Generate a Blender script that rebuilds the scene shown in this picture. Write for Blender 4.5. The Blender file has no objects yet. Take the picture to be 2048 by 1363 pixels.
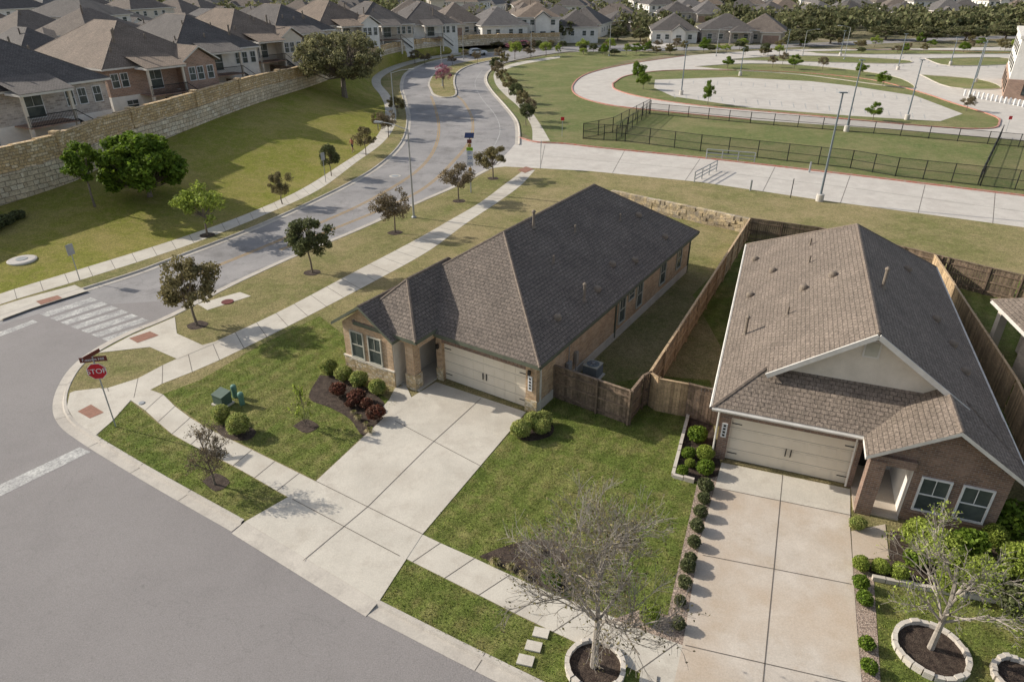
import bpy, math, random
import numpy as np
from mathutils import Vector, Matrix
random.seed(11)
rnd = random.random
def U(a,b): return a+(b-a)*random.random()
# ------------------------------------------------------------------ survey (camera geometry recovered from photo)
H=18.7; F=1365.0; PT=math.radians(28.5); cp=math.cos(PT); sp=math.sin(PT)
def S(u,v,z=0.0):
    x=(u-1024)/F; yi=(681.5-v)/F
    t=(H-z)/(sp-cp*yi)
    return Vector((x*t,(cp+sp*yi)*t,z))
def depth(p): return p.y*cp+(H-p.z)*sp
def HT(p,vtop):
    yi=(681.5-vtop)/F
    k=(p.y*sp-yi*p.y*cp)/(cp+yi*sp)
    return H-k
def RP(u,v,p0,n):
    d=Vector(((u-1024)/F, cp+sp*(681.5-v)/F, -sp+cp*(681.5-v)/F))
    o=Vector((0,0,H)); t=(p0-o).dot(n)/d.dot(n)
    return o+d*t
scene=bpy.context.scene
COL=scene.collection
# ------------------------------------------------------------------ materials
def nmat(name):
    m=bpy.data.materials.new(name); m.use_nodes=True
    nt=m.node_tree; b=nt.nodes['Principled BSDF']
    return m,nt,b
def nn(nt,t,**kw):
    n=nt.nodes.new(t)
    for k,v in kw.items(): setattr(n,k,v)
    return n
def c4(c): return (c[0],c[1],c[2],1)
def noise(nt,vec,scale,lo=.35,hi=.65,detail=3,rough=.6,a=0.,b=1.):
    n=nn(nt,'ShaderNodeTexNoise'); n.inputs['Scale'].default_value=scale; n.inputs['Detail'].default_value=detail
    n.inputs['Roughness'].default_value=rough
    nt.links.new(vec,n.inputs['Vector'])
    r=nn(nt,'ShaderNodeMapRange'); r.inputs[1].default_value=lo; r.inputs[2].default_value=hi
    r.inputs[3].default_value=a; r.inputs[4].default_value=b
    nt.links.new(n.outputs['Fac'],r.inputs[0])
    return r.outputs[0]
def mix(nt,fac,a,b,mode='MIX'):
    n=nn(nt,'ShaderNodeMix'); n.data_type='RGBA'; n.blend_type=mode
    for s,val in ((0,fac),(6,a),(7,b)):
        if hasattr(val,'is_output'): nt.links.new(val,n.inputs[s])
        elif s==0: n.inputs[0].default_value=val
        else: n.inputs[s].default_value=c4(val)
    return n.outputs[2]
def gray(nt,val):
    n=nn(nt,'ShaderNodeCombineColor')
    for i in range(3): nt.links.new(val,n.inputs[i])
    return n.outputs[0]
def bump(nt,b,h,strength,dist):
    n=nn(nt,'ShaderNodeBump'); n.inputs['Strength'].default_value=strength; n.inputs['Distance'].default_value=dist
    nt.links.new(h,n.inputs['Height']); nt.links.new(n.outputs[0],b.inputs['Normal']); return n
def vec(nt,kind='Object'):
    return nn(nt,'ShaderNodeTexCoord').outputs[kind]
def mk(name,c1,c2=None,s1=2.,c3=None,s2=.3,rough=.85,bs=0,bstr=.3,bd=.01,island=0.,metal=0.,spec=.3,fine=0.,fs=40.,coord='Object',transl=0.):
    m,nt,b=nmat(name); v=vec(nt,coord)
    b.inputs['Roughness'].default_value=rough; b.inputs['Metallic'].default_value=metal
    b.inputs['Specular IOR Level'].default_value=spec
    c2=c2 or tuple(x*.8 for x in c1)
    col=mix(nt,noise(nt,v,s1),c1,c2)
    if c3: col=mix(nt,noise(nt,v,s2),col,c3)
    if fine>0: col=mix(nt,1.,col,gray(nt,noise(nt,v,fs,.3,.7,2,.6,1-fine,1+fine)),'MULTIPLY')
    if island>0:
        g=nn(nt,'ShaderNodeNewGeometry'); r=nn(nt,'ShaderNodeMapRange')
        r.inputs[3].default_value=1-island; r.inputs[4].default_value=1+island
        nt.links.new(g.outputs['Random Per Island'],r.inputs[0])
        col=mix(nt,1.,col,gray(nt,r.outputs[0]),'MULTIPLY')
    nt.links.new(col,b.inputs['Base Color'])
    if bs: bump(nt,b,noise(nt,v,bs,0,1),bstr,bd)
    if transl>0:
        t=nn(nt,'ShaderNodeBsdfTranslucent'); nt.links.new(col,t.inputs['Color'])
        ms=nn(nt,'ShaderNodeMixShader'); ms.inputs[0].default_value=transl
        nt.links.new(b.outputs[0],ms.inputs[1]); nt.links.new(t.outputs[0],ms.inputs[2])
        nt.links.new(ms.outputs[0],nt.nodes['Material Output'].inputs['Surface'])
    return m
def grassmat(name,g1,g2,straw,strawlo=.5,strawhi=.75,stripe=False):
    m,nt,b=nmat(name); v=vec(nt)
    b.inputs['Roughness'].default_value=.95; b.inputs['Specular IOR Level'].default_value=.1
    col=mix(nt,noise(nt,v,.35,.3,.7,4),g1,g2)
    col=mix(nt,noise(nt,v,.13,strawlo,strawhi,5,.7),col,straw)
    col=mix(nt,noise(nt,v,1.3,.47,.7,5,.75,0,.75),col,straw)
    col=mix(nt,noise(nt,v,.8,.52,.75,5,.75,0,.4),col,tuple(x*.65 for x in g1))
    col=mix(nt,1.,col,gray(nt,noise(nt,v,5,.3,.7,5,.85,.68,1.32)),'MULTIPLY')
    col=mix(nt,1.,col,gray(nt,noise(nt,v,17,.35,.65,3,.85,.52,1.48)),'MULTIPLY')
    if stripe:
        mp=nn(nt,'ShaderNodeMapping'); mp.inputs['Rotation'].default_value=(0,0,math.radians(33)); nt.links.new(v,mp.inputs[0])
        w=nn(nt,'ShaderNodeTexWave'); w.inputs['Scale'].default_value=.33; w.inputs['Distortion'].default_value=1.5; w.inputs['Detail'].default_value=3
        nt.links.new(mp.outputs[0],w.inputs[0])
        r=nn(nt,'ShaderNodeMapRange'); r.inputs[3].default_value=.88; r.inputs[4].default_value=1.12; nt.links.new(w.outputs['Fac'],r.inputs[0])
        col=mix(nt,1.,col,gray(nt,r.outputs[0]),'MULTIPLY')
    nt.links.new(col,b.inputs['Base Color'])
    bump(nt,b,noise(nt,v,14,0,1,4,.85),1.,.09)
    return m
def brickmat(name,c1,c2,mortar,bw=.24,rh=.08,ms=.011,var=None,bd=.01,rough=.85,nscale=.8,fine=.15):
    m,nt,b=nmat(name); v=vec(nt,'UV'); b.inputs['Roughness'].default_value=rough; b.inputs['Specular IOR Level'].default_value=.2
    t=nn(nt,'ShaderNodeTexBrick'); t.inputs['Scale'].default_value=1
    t.inputs['Color1'].default_value=c4(c1); t.inputs['Color2'].default_value=c4(c2); t.inputs['Mortar'].default_value=c4(mortar)
    t.inputs['Mortar Size'].default_value=ms; t.inputs['Brick Width'].default_value=bw; t.inputs['Row Height'].default_value=rh
    t.inputs['Bias'].default_value=0.; t.inputs['Mortar Smooth'].default_value=.2
    nt.links.new(v,t.inputs['Vector'])
    col=t.outputs['Color']
    if var: col=mix(nt,noise(nt,v,nscale,.45,.75,4,.7,0,.8),col,var)
    col=mix(nt,1.,col,gray(nt,noise(nt,v,9,.3,.7,3,.7,1-fine,1+fine)),'MULTIPLY')
    nt.links.new(col,b.inputs['Base Color'])
    r=nn(nt,'ShaderNodeMath',operation='SUBTRACT'); r.inputs[0].default_value=1; nt.links.new(t.outputs['Fac'],r.inputs[1])
    bump(nt,b,r.outputs[0],.7,bd)
    return m
def shinglemat(name,c1,c2,dark,rh=.19):
    m,nt,b=nmat(name); v=vec(nt,'UV'); b.inputs['Roughness'].default_value=.85; b.inputs['Specular IOR Level'].default_value=.3
    t=nn(nt,'ShaderNodeTexBrick'); t.inputs['Scale'].default_value=1
    t.inputs['Color1'].default_value=c4(c1); t.inputs['Color2'].default_value=c4(c2); t.inputs['Mortar'].default_value=c4(dark)
    t.inputs['Mortar Size'].default_value=.012; t.inputs['Brick Width'].default_value=.28; t.inputs['Row Height'].default_value=rh
    nt.links.new(v,t.inputs['Vector'])
    col=mix(nt,1.,t.outputs['Color'],gray(nt,noise(nt,v,.5,.3,.7,5,.7,.8,1.2)),'MULTIPLY')
    col=mix(nt,1.,col,gray(nt,noise(nt,v,9,.35,.65,3,.8,.62,1.38)),'MULTIPLY')
    nt.links.new(col,b.inputs['Base Color'])
    s=nn(nt,'ShaderNodeSeparateXYZ'); nt.links.new(v,s.inputs[0])
    d=nn(nt,'ShaderNodeMath',operation='DIVIDE'); d.inputs[1].default_value=rh; nt.links.new(s.outputs[1],d.inputs[0])
    f=nn(nt,'ShaderNodeMath',operation='FRACT'); nt.links.new(d.outputs[0],f.inputs[0])
    o=nn(nt,'ShaderNodeMath',operation='SUBTRACT'); o.inputs[0].default_value=1; nt.links.new(f.outputs[0],o.inputs[1])
    a=nn(nt,'ShaderNodeMath',operation='MULTIPLY_ADD'); nt.links.new(noise(nt,v,6,0,1,3,.7),a.inputs[0]); a.inputs[1].default_value=.9; nt.links.new(o.outputs[0],a.inputs[2])
    bump(nt,b,a.outputs[0],1.,.05)
    return m
def asphaltmat(name,base,dark,stain,crack=.12):
    m,nt,b=nmat(name); v=vec(nt); b.inputs['Roughness'].default_value=.85; b.inputs['Specular IOR Level'].default_value=.25
    col=mix(nt,noise(nt,v,.12,.35,.65,5,.65),base,dark)
    col=mix(nt,noise(nt,v,.3,.5,.66,7,.75,0,stain),col,tuple(x*.5 for x in base))
    col=mix(nt,noise(nt,v,3.5,.62,.72,3,.6,0,.35),col,tuple(x*.65 for x in base))
    vo=nn(nt,'ShaderNodeTexVoronoi'); vo.feature='DISTANCE_TO_EDGE'; vo.inputs['Scale'].default_value=.09
    wob=nn(nt,'ShaderNodeTexNoise'); wob.inputs['Scale'].default_value=.5; wob.inputs['Detail'].default_value=5; nt.links.new(v,wob.inputs['Vector'])
    ad=nn(nt,'ShaderNodeVectorMath',operation='MULTIPLY_ADD'); nt.links.new(wob.outputs['Color'],ad.inputs[0]); ad.inputs[1].default_value=(4,4,0); nt.links.new(v,ad.inputs[2])
    nt.links.new(ad.outputs[0],vo.inputs['Vector'])
    cr=nn(nt,'ShaderNodeMapRange'); cr.inputs[1].default_value=.0; cr.inputs[2].default_value=.003; cr.inputs[3].default_value=crack; cr.inputs[4].default_value=0; nt.links.new(vo.outputs['Distance'],cr.inputs[0])
    col=mix(nt,cr.outputs[0],col,(.07,.07,.07))
    col=mix(nt,1.,col,gray(nt,noise(nt,v,22,.3,.7,4,.85,.75,1.25)),'MULTIPLY')
    nt.links.new(col,b.inputs['Base Color']); bump(nt,b,noise(nt,v,40,0,1,3,.8),.6,.02)
    return m
def concmat(name,c,stain,warm=None):
    m,nt,b=nmat(name); v=vec(nt); b.inputs['Roughness'].default_value=.85; b.inputs['Specular IOR Level'].default_value=.2
    col=mix(nt,noise(nt,v,.6,.35,.7,5,.65),c,tuple(x*.84 for x in c))
    col=mix(nt,noise(nt,v,1.1,.5,.75,7,.8,0,.85),col,stain)
    col=mix(nt,noise(nt,v,.25,.5,.62,6,.7,0,.4),col,stain)
    if warm: col=mix(nt,noise(nt,v,.3,.45,.65,4,.6,0,.6),col,warm)
    col=mix(nt,1.,col,gray(nt,noise(nt,v,18,.3,.7,4,.85,.86,1.14)),'MULTIPLY')
    nt.links.new(col,b.inputs['Base Color']); bump(nt,b,noise(nt,v,35,0,1,2),.3,.008)
    return m
def stonemat(name,c1,c2,c3,gap,scale=1.6):
    m,nt,b=nmat(name); v=vec(nt,'UV'); b.inputs['Roughness'].default_value=.9; b.inputs['Specular IOR Level'].default_value=.15
    t=nn(nt,'ShaderNodeTexBrick'); t.inputs['Scale'].default_value=scale
    t.inputs['Color1'].default_value=(0,0,0,1); t.inputs['Color2'].default_value=(1,1,1,1); t.inputs['Mortar'].default_value=(.5,.5,.5,1)
    t.inputs['Mortar Size'].default_value=.03; t.inputs['Brick Width'].default_value=.9; t.inputs['Row Height'].default_value=.42; t.squash=.6; t.squash_frequency=3
    wob=nn(nt,'ShaderNodeTexNoise'); wob.inputs['Scale'].default_value=1.1; nt.links.new(v,wob.inputs['Vector'])
    ad=nn(nt,'ShaderNodeVectorMath',operation='MULTIPLY_ADD'); nt.links.new(wob.outputs['Color'],ad.inputs[0]); ad.inputs[1].default_value=(.3,.14,0); nt.links.new(v,ad.inputs[2])
    nt.links.new(ad.outputs[0],t.inputs['Vector'])
    sc=nn(nt,'ShaderNodeSeparateColor'); nt.links.new(t.outputs['Color'],sc.inputs[0])
    r=nn(nt,'ShaderNodeValToRGB'); e=r.color_ramp.elements; e[0].color=c4(c1); e[1].color=c4(c3); n2=r.color_ramp.elements.new(.5); n2.color=c4(c2)
    nt.links.new(sc.outputs[0],r.inputs[0])
    col=mix(nt,t.outputs['Fac'],r.outputs[0],gap)
    col=mix(nt,1.,col,gray(nt,noise(nt,v,5,.3,.7,5,.7,.6,1.35)),'MULTIPLY')
    col=mix(nt,1.,col,gray(nt,noise(nt,v,.4,.3,.7,4,.7,.75,1.2)),'MULTIPLY')
    nt.links.new(col,b.inputs['Base Color'])
    q=nn(nt,'ShaderNodeMath',operation='SUBTRACT'); q.inputs[0].default_value=1; nt.links.new(t.outputs['Fac'],q.inputs[1])
    q2=nn(nt,'ShaderNodeMath',operation='ADD'); nt.links.new(q.outputs[0],q2.inputs[0]); nt.links.new(noise(nt,v,4,0,1,4,.7),q2.inputs[1])
    bump(nt,b,q2.outputs[0],.8,.06)
    return m
def screenmat(name,c,op):
    m,nt,b=nmat(name); b.inputs['Base Color'].default_value=c4(c)
    b.inputs['Alpha'].default_value=op
    return m
m_lawn=grassmat('lawn_grass',(.125,.17,.036),(.17,.195,.05),(.3,.26,.11),.5,.8,True)
m_dry=grassmat('dormant_grass',(.18,.19,.065),(.235,.22,.09),(.35,.285,.15),.4,.62)
m_field=grassmat('field_grass',(.135,.175,.06),(.18,.195,.075),(.29,.25,.13),.45,.72)
m_hill=grassmat('hill_grass',(.21,.23,.035),(.26,.25,.055),(.36,.29,.11),.45,.7)
m_far=grassmat('far_ground',(.13,.14,.06),(.2,.18,.10),(.3,.25,.17),.45,.65)
m_asph=asphaltmat('street_asphalt',(.275,.254,.244),(.24,.222,.214),.15)
m_asph2=asphaltmat('avenue_asphalt',(.35,.33,.318),(.25,.24,.235),.8,.35)
m_conc=concmat('concrete',(.6,.555,.475),(.43,.38,.315))
m_conc2=concmat('concrete_stained',(.58,.515,.44),(.43,.35,.265),(.5,.39,.285))
m_lot=concmat('lot_concrete',(.58,.54,.485),(.43,.385,.34))
m_kerb=concmat('kerb_concrete',(.54,.495,.43),(.33,.295,.26))
m_joint=mk('joint',(.16,.14,.12))
m_white=mk('road_paint_white',(.58,.57,.53),(.4,.39,.37),5,(.3,.29,.28),1.2,rough=.7,fine=.3,fs=12)
m_yellow=mk('road_paint_yellow',(.5,.3,.08),(.35,.25,.12),5)
m_red=mk('red_kerb_paint',(.5,.17,.12),(.45,.3,.25),3)
m_pad=brickmat('tactile_pavers',(.36,.18,.125),(.3,.15,.105),(.24,.16,.12),.2,.1,.01)
m_mulch=mk('mulch',(.055,.035,.026),(.02,.013,.01),14,(.09,.065,.048),5,bs=30,bstr=1,bd=.05,fine=.5,fs=25)
m_gravel=mk('river_gravel',(.3,.21,.165),(.15,.11,.085),14,(.45,.36,.29),18,bs=20,bstr=1,bd=.04,fine=.5,fs=22)
m_roof1=shinglemat('shingles_brown',(.205,.167,.137),(.16,.132,.11),(.06,.05,.043))
m_roof2=shinglemat('shingles_tan',(.245,.197,.158),(.195,.158,.125),(.085,.068,.057))
m_roofd=shinglemat('shingles_dark',(.14,.124,.114),(.105,.094,.086),(.045,.04,.037))
m_roofb=shinglemat('shingles_far_brown',(.235,.18,.14),(.185,.145,.11),(.08,.065,.05))
m_roofg=shinglemat('shingles_far_grey',(.19,.174,.163),(.15,.137,.128),(.07,.064,.06))
m_cap=mk('ridge_caps',(.2,.16,.125),(.15,.12,.1),5,fine=.3,fs=9)
m_pipe=mk('vent_pipe_paint',(.25,.205,.16),(.19,.155,.125),5)
m_brick1=brickmat('brick_tan',(.56,.375,.22),(.36,.225,.13),(.43,.36,.275),var=(.62,.475,.335),bw=.25,rh=.09)
m_brick2=brickmat('brick_brown',(.26,.16,.112),(.155,.1,.08),(.28,.24,.205),var=(.34,.24,.19),bw=.25,rh=.09)
m_brick3=brickmat('brick_grey_white',(.5,.45,.41),(.27,.235,.21),(.5,.45,.4),var=(.62,.56,.5),bw=.5,rh=.2,ms=.02)
m_brick4=brickmat('brick_red_brown',(.38,.23,.165),(.25,.16,.12),(.42,.35,.29),var=(.47,.33,.26),bw=.4,rh=.16,ms=.018)
m_brick5=brickmat('brick_cream',(.6,.53,.44),(.46,.39,.32),(.54,.49,.42),bw=.4,rh=.15)
m_stucco=mk('stucco_cream',(.68,.615,.52),(.6,.54,.45),1.5,bs=40,bstr=.2,fine=.05)
m_stuccow=mk('stucco_white',(.78,.75,.7),(.68,.65,.6),1.2,bs=40,bstr=.2,fine=.05)
m_found=concmat('foundation',(.62,.565,.49),(.42,.36,.3))
m_stone1=stonemat('limestone_veneer',(.62,.49,.3),(.48,.35,.19),(.74,.66,.52),(.45,.37,.27),4.5)
m_wallst=stonemat('limestone_wall',(.68,.5,.28),(.52,.37,.2),(.76,.62,.43),(.24,.18,.12),1.7)
m_wallst2=stonemat('retaining_limestone',(.66,.56,.42),(.54,.44,.31),(.74,.66,.53),(.3,.24,.18),1.0)
m_block=mk('limestone_block',(.6,.48,.29),(.46,.35,.2),4,(.33,.28,.22),2,bs=8,bstr=.8,bd=.05,island=.3,fine=.3,fs=14)
m_trim=mk('trim_dark_green',(.13,.14,.10),(.1,.11,.08))
m_trimw=mk('trim_white',(.68,.65,.6),(.58,.55,.5),2)
m_soffit=mk('soffit',(.38,.33,.27))
m_garage=mk('garage_door_paint',(.76,.675,.55),(.7,.62,.5),1)
m_black=mk('black_iron',(.02,.02,.02),rough=.5)
m_glass=mk('window_glass',(.10,.115,.105),(.05,.062,.06),1.2,rough=.25,spec=.35)
m_frame=mk('window_frame',(.5,.48,.4))
m_fenceN=mk('cedar_fence_light',(.48,.345,.205),(.35,.25,.155),3,island=.28,fine=.2,fs=10)
m_fenceO=mk('cedar_fence_weathered',(.23,.165,.115),(.15,.11,.08),3,island=.3,fine=.25,fs=10)
m_metal=mk('galvanised_metal',(.4,.41,.41),(.32,.33,.33),3,rough=.45,metal=.3)
m_pole=mk('painted_pole',(.2,.23,.25),(.16,.19,.21),2,rough=.5)
m_stop=mk('sign_red',(.55,.02,.03),rough=.45)
m_signbrown=mk('sign_brown',(.16,.04,.03),rough=.5)
m_signw=mk('sign_white',(.75,.75,.75),rough=.5)
m_signy=mk('sign_fluorescent',(.35,.6,.03),rough=.5)
m_blue=mk('solar_panel',(.02,.03,.08),rough=.2)
m_bluet=mk('sign_blue',(.04,.12,.4),rough=.5)
m_green_u=mk('utility_green',(.09,.13,.10),(.075,.11,.085),3,rough=.55)
m_green_p=mk('pedestal_green',(.14,.27,.21),(.12,.23,.18),3,rough=.5)
m_bark=mk('bark_grey',(.22,.18,.145),(.13,.105,.08),9,bs=20,bstr=.6,bd=.02)
m_barkp=mk('bark_pale',(.38,.34,.29),(.27,.235,.2),7,bs=20,bstr=.4,bd=.01)
def leaf(name,c1,c2,isl=.5): return mk(name,c1,c2,1.3,island=isl,rough=.7,spec=.2,transl=.35)
l_olive=leaf('leaf_olive',(.25,.215,.105),(.18,.155,.07))
l_dark=leaf('leaf_dark_green',(.105,.125,.05),(.135,.145,.065))
l_green=leaf('leaf_green',(.175,.245,.03),(.11,.18,.022))
l_lime=leaf('leaf_lime',(.31,.37,.07),(.23,.29,.05))
l_brown=leaf('leaf_brown',(.235,.19,.115),(.175,.14,.085))
l_oak=leaf('leaf_oak',(.27,.255,.13),(.19,.185,.09))
l_pink=leaf('blossom_pink',(.45,.2,.25),(.32,.14,.18))
l_red=leaf('leaf_red',(.17,.055,.035),(.12,.07,.045))
l_yel=leaf('leaf_variegated',(.44,.44,.15),(.22,.28,.07))
l_straw=leaf('grass_clump_straw',(.5,.42,.24),(.34,.3,.15))
l_far=leaf('leaf_far',(.12,.145,.058),(.19,.17,.09),.5)
l_blade=leaf('grass_blade',(.17,.225,.04),(.28,.27,.08),.45)
# ------------------------------------------------------------------ mesh builder
class MB:
    def __init__(s): s.v=[]; s.f=[]; s.m=[]; s.mats=[]
    def mi(s,mat):
        if mat not in s.mats: s.mats.append(mat)
        return s.mats.index(mat)
    def poly(s,pts,mat):
        n=len(s.v); s.v+= [tuple(p) for p in pts]; s.f.append(tuple(range(n,n+len(pts)))); s.m.append(s.mi(mat))
    def boxv(s,c,X,Y,Z,mat):
        c=Vector(c);X=Vector(X);Y=Vector(Y);Z=Vector(Z); n=len(s.v)
        for k in (-1,1):
            for j,i in ((-1,-1),(-1,1),(1,1),(1,-1)):
                s.v.append(tuple(c+X*i+Y*j+Z*k))
        for f in ((3,2,1,0),(4,5,6,7),(0,1,5,4),(1,2,6,5),(2,3,7,6),(3,0,4,7)):
            s.f.append(tuple(n+q for q in f)); s.m.append(s.mi(mat))
    def box(s,x0,x1,y0,y1,z0,z1,mat):
        s.boxv(((x0+x1)/2,(y0+y1)/2,(z0+z1)/2),(abs(x1-x0)/2,0,0),(0,abs(y1-y0)/2,0),(0,0,abs(z1-z0)/2),mat)
    def tube(s,p0,p1,r0,r1,mat,n=6,cap=False):
        p0=Vector(p0);p1=Vector(p1); d=(p1-p0)
        if d.length<1e-6: return
        d.normalize(); a=d.orthogonal().normalized(); b=d.cross(a); k=len(s.v)
        for p,r in ((p0,r0),(p1,r1)):
            for i in range(n):
                t=2*math.pi*i/n; s.v.append(tuple(p+a*(r*math.cos(t))+b*(r*math.sin(t))))
        mi=s.mi(mat)
        for i in range(n):
            j=(i+1)%n; s.f.append((k+i,k+j,k+n+j,k+n+i)); s.m.append(mi)
        if cap:
            s.f.append(tuple(k+n+i for i in range(n))); s.m.append(mi)
            s.f.append(tuple(k+n-1-i for i in range(n))); s.m.append(mi)
    def lathe(s,c,prof,mat,n=12,sy=1.):
        c=Vector(c); k=len(s.v); mi=s.mi(mat)
        for r,z in prof:
            for i in range(n):
                t=2*math.pi*i/n; s.v.append((c.x+r*math.cos(t),c.y+r*math.sin(t)*sy,c.z+z))
        for q in range(len(prof)-1):
            for i in range(n):
                j=(i+1)%n; s.f.append((k+q*n+i,k+q*n+j,k+(q+1)*n+j,k+(q+1)*n+i)); s.m.append(mi)
        s.f.append(tuple(k+(len(prof)-1)*n+i for i in range(n))); s.m.append(mi)
    def prism(s,pts,z0,z1,mat,side=None):
        a=sum(pts[i][0]*pts[(i+1)%len(pts)][1]-pts[(i+1)%len(pts)][0]*pts[i][1] for i in range(len(pts)))
        if a<0: pts=pts[::-1]
        s.poly([(p[0],p[1],z1) for p in pts],mat)
        for i in range(len(pts)):
            p=pts[i];q=pts[(i+1)%len(pts)]
            s.poly([(p[0],p[1],z0),(q[0],q[1],z0),(q[0],q[1],z1),(p[0],p[1],z1)],side or mat)
    def leaves(s,P,R,n,size,mat,seed=0,shell=.33,asp=1.7,up=0.):
        rg=np.random.default_rng(seed); P=np.array(P,float); R=np.array(R,float)
        if R.ndim==1: R=np.stack([R,R,R],1)
        N=len(P)*n
        d=rg.normal(size=(N,3)); d/=np.linalg.norm(d,axis=1)[:,None]
        rr=rg.random(N)**shell
        c=np.repeat(P,n,0)+d*rr[:,None]*np.repeat(R,n,0)
        a=rg.normal(size=(N,3)); a[:,2]+=up; a/=np.linalg.norm(a,axis=1)[:,None]
        b=np.cross(a,d+rg.normal(size=(N,3))*.7); b/=np.linalg.norm(b,axis=1)[:,None]+1e-9
        sz=size*(.6+.8*rg.random(N))[:,None]
        a*=sz*asp/2; b*=sz/2
        q=np.stack([c-a,c-b,c+a,c+b],1).reshape(-1,3)
        k=len(s.v); s.v+=[tuple(x) for x in q.tolist()]
        mi=s.mi(mat); s.f+=[(k+4*i,k+4*i+1,k+4*i+2,k+4*i+3) for i in range(N)]; s.m+=[mi]*N
    def mesh(s,name,uv=True,smooth=False):
        me=bpy.data.meshes.new(name); me.from_pydata(s.v,[],s.f)
        for m in s.mats: me.materials.append(m)
        me.polygons.foreach_set('material_index',s.m)
        if uv:
            me.update(); L=me.uv_layers.new(name='UVMap'); data=[0.]*(2*len(me.loops))
            for p in me.polygons:
                n=p.normal
                if abs(n.z)>.999: t=Vector((1,0,0)); w=Vector((0,1,0))
                else:
                    t=Vector((-n.y,n.x,0)).normalized(); w=n.cross(t)
                    if w.z<0: w=-w
                for li in p.loop_indices:
                    c=Vector(s.v[me.loops[li].vertex_index]); data[2*li]=c.dot(t); data[2*li+1]=c.dot(w)
            L.data.foreach_set('uv',data)
        if smooth: me.polygons.foreach_set('use_smooth',[True]*len(me.polygons))
        me.update(); return me
    def build(s,name,parent=None,uv=True,smooth=False):
        return put(name,s.mesh(name,uv,smooth),parent)
def put(name,data,parent=None,loc=None,rz=0,sc=None):
    o=bpy.data.objects.new(name,data); COL.objects.link(o)
    if loc is not None: o.location=loc
    o.rotation_euler=(0,0,rz)
    if sc is not None: o.scale=sc
    if parent: o.parent=parent
    return o
def empty(name,loc,rz=0):
    o=put(name,None,None,loc,rz); o.empty_display_size=.3; return o
# ------------------------------------------------------------------ curves
def cat(pts,k=6):
    P=[Vector(p) for p in pts]
    if len(P)<3: return P
    Q=[P[0]*2-P[1]]+P+[P[-1]*2-P[-2]]; out=[]
    for i in range(1,len(Q)-2):
        for j in range(k):
            t=j/k; a,b,c,d=Q[i-1],Q[i],Q[i+1],Q[i+2]
            out.append(.5*((2*b)+(c-a)*t+(2*a-5*b+4*c-d)*t*t+(3*b-a-3*c+d)*t*t*t))
    out.append(P[-1]); return out
def resamp(P,n):
    L=[0]
    for i in range(1,len(P)): L.append(L[-1]+(P[i]-P[i-1]).length)
    out=[];j=0
    for i in range(n):
        t=L[-1]*i/(n-1)
        while j<len(P)-2 and L[j+1]<t: j+=1
        s=(t-L[j])/max(1e-9,L[j+1]-L[j]); out.append(P[j].lerp(P[j+1],min(1,max(0,s))))
    return out
def plen(P): return sum((P[i]-P[i-1]).length for i in range(1,len(P)))
def px(l,z=0.): return [S(p[0],p[1],p[2] if len(p)>2 else z) for p in l]
def sweep(mb,path,prof,mats):
    N=[]
    for i in range(len(path)):
        d=path[min(i+1,len(path)-1)]-path[max(i-1,0)]; d.z=0; d.normalize(); N.append(Vector((-d.y,d.x,0)))
    for i in range(len(path)-1):
        for j in range(len(prof)-1):
            o0,z0=prof[j];o1,z1=prof[j+1]
            a=path[i]+N[i]*o0;b=path[i+1]+N[i+1]*o0;c=path[i+1]+N[i+1]*o1;d=path[i]+N[i]*o1
            mb.poly([(a.x,a.y,a.z+z0),(b.x,b.y,b.z+z0),(c.x,c.y,c.z+z1),(d.x,d.y,d.z+z1)],mats[j] if isinstance(mats,list) else mats)
def line(mb,path,w,z,mat):
    sweep(mb,[Vector((p.x,p.y,z)) for p in path],[(-w/2,0),(w/2,0)][::-1],mat)
def walk(name,A,B,z,mat,sp_=1.5,smooth=True):
    A=px(A,z);B=px(B,z)
    if smooth: A=cat(A,5);B=cat(B,5)
    n=max(2,int(plen(A)/sp_)+1); A=resamp(A,n);B=resamp(B,n); mb=MB()
    for i in range(n-1): mb.poly([A[i],B[i],B[i+1],A[i+1]],mat)
    for i in range(1,n-1):
        d=(A[i+1]-A[i]).normalized()*.018; u=Vector((0,0,.004))
        mb.poly([A[i]-d+u,B[i]-d+u,B[i]+d+u,A[i]+d+u],m_joint)
    return mb.build(name)
def sheet(name,pts,z,mat):
    mb=MB(); P=[(p.x,p.y,z) for p in pts]
    a=sum(P[i][0]*P[(i+1)%len(P)][1]-P[(i+1)%len(P)][0]*P[i][1] for i in range(len(P)))
    if a<0: P=P[::-1]
    mb.poly(P,mat); return mb.build(name)
def inpoly(pts,Q):
    x=Q[:,0];y=Q[:,1]; r=np.zeros(len(Q),bool); n=len(pts)
    for i in range(n):
        a=pts[i];b=pts[(i+1)%n]
        c=((a.y>y)!=(b.y>y)); xx=(b.x-a.x)*(y-a.y)/((b.y-a.y) if abs(b.y-a.y)>1e-9 else 1e-9)+a.x
        r^=c&(x<xx)
    return r
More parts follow.
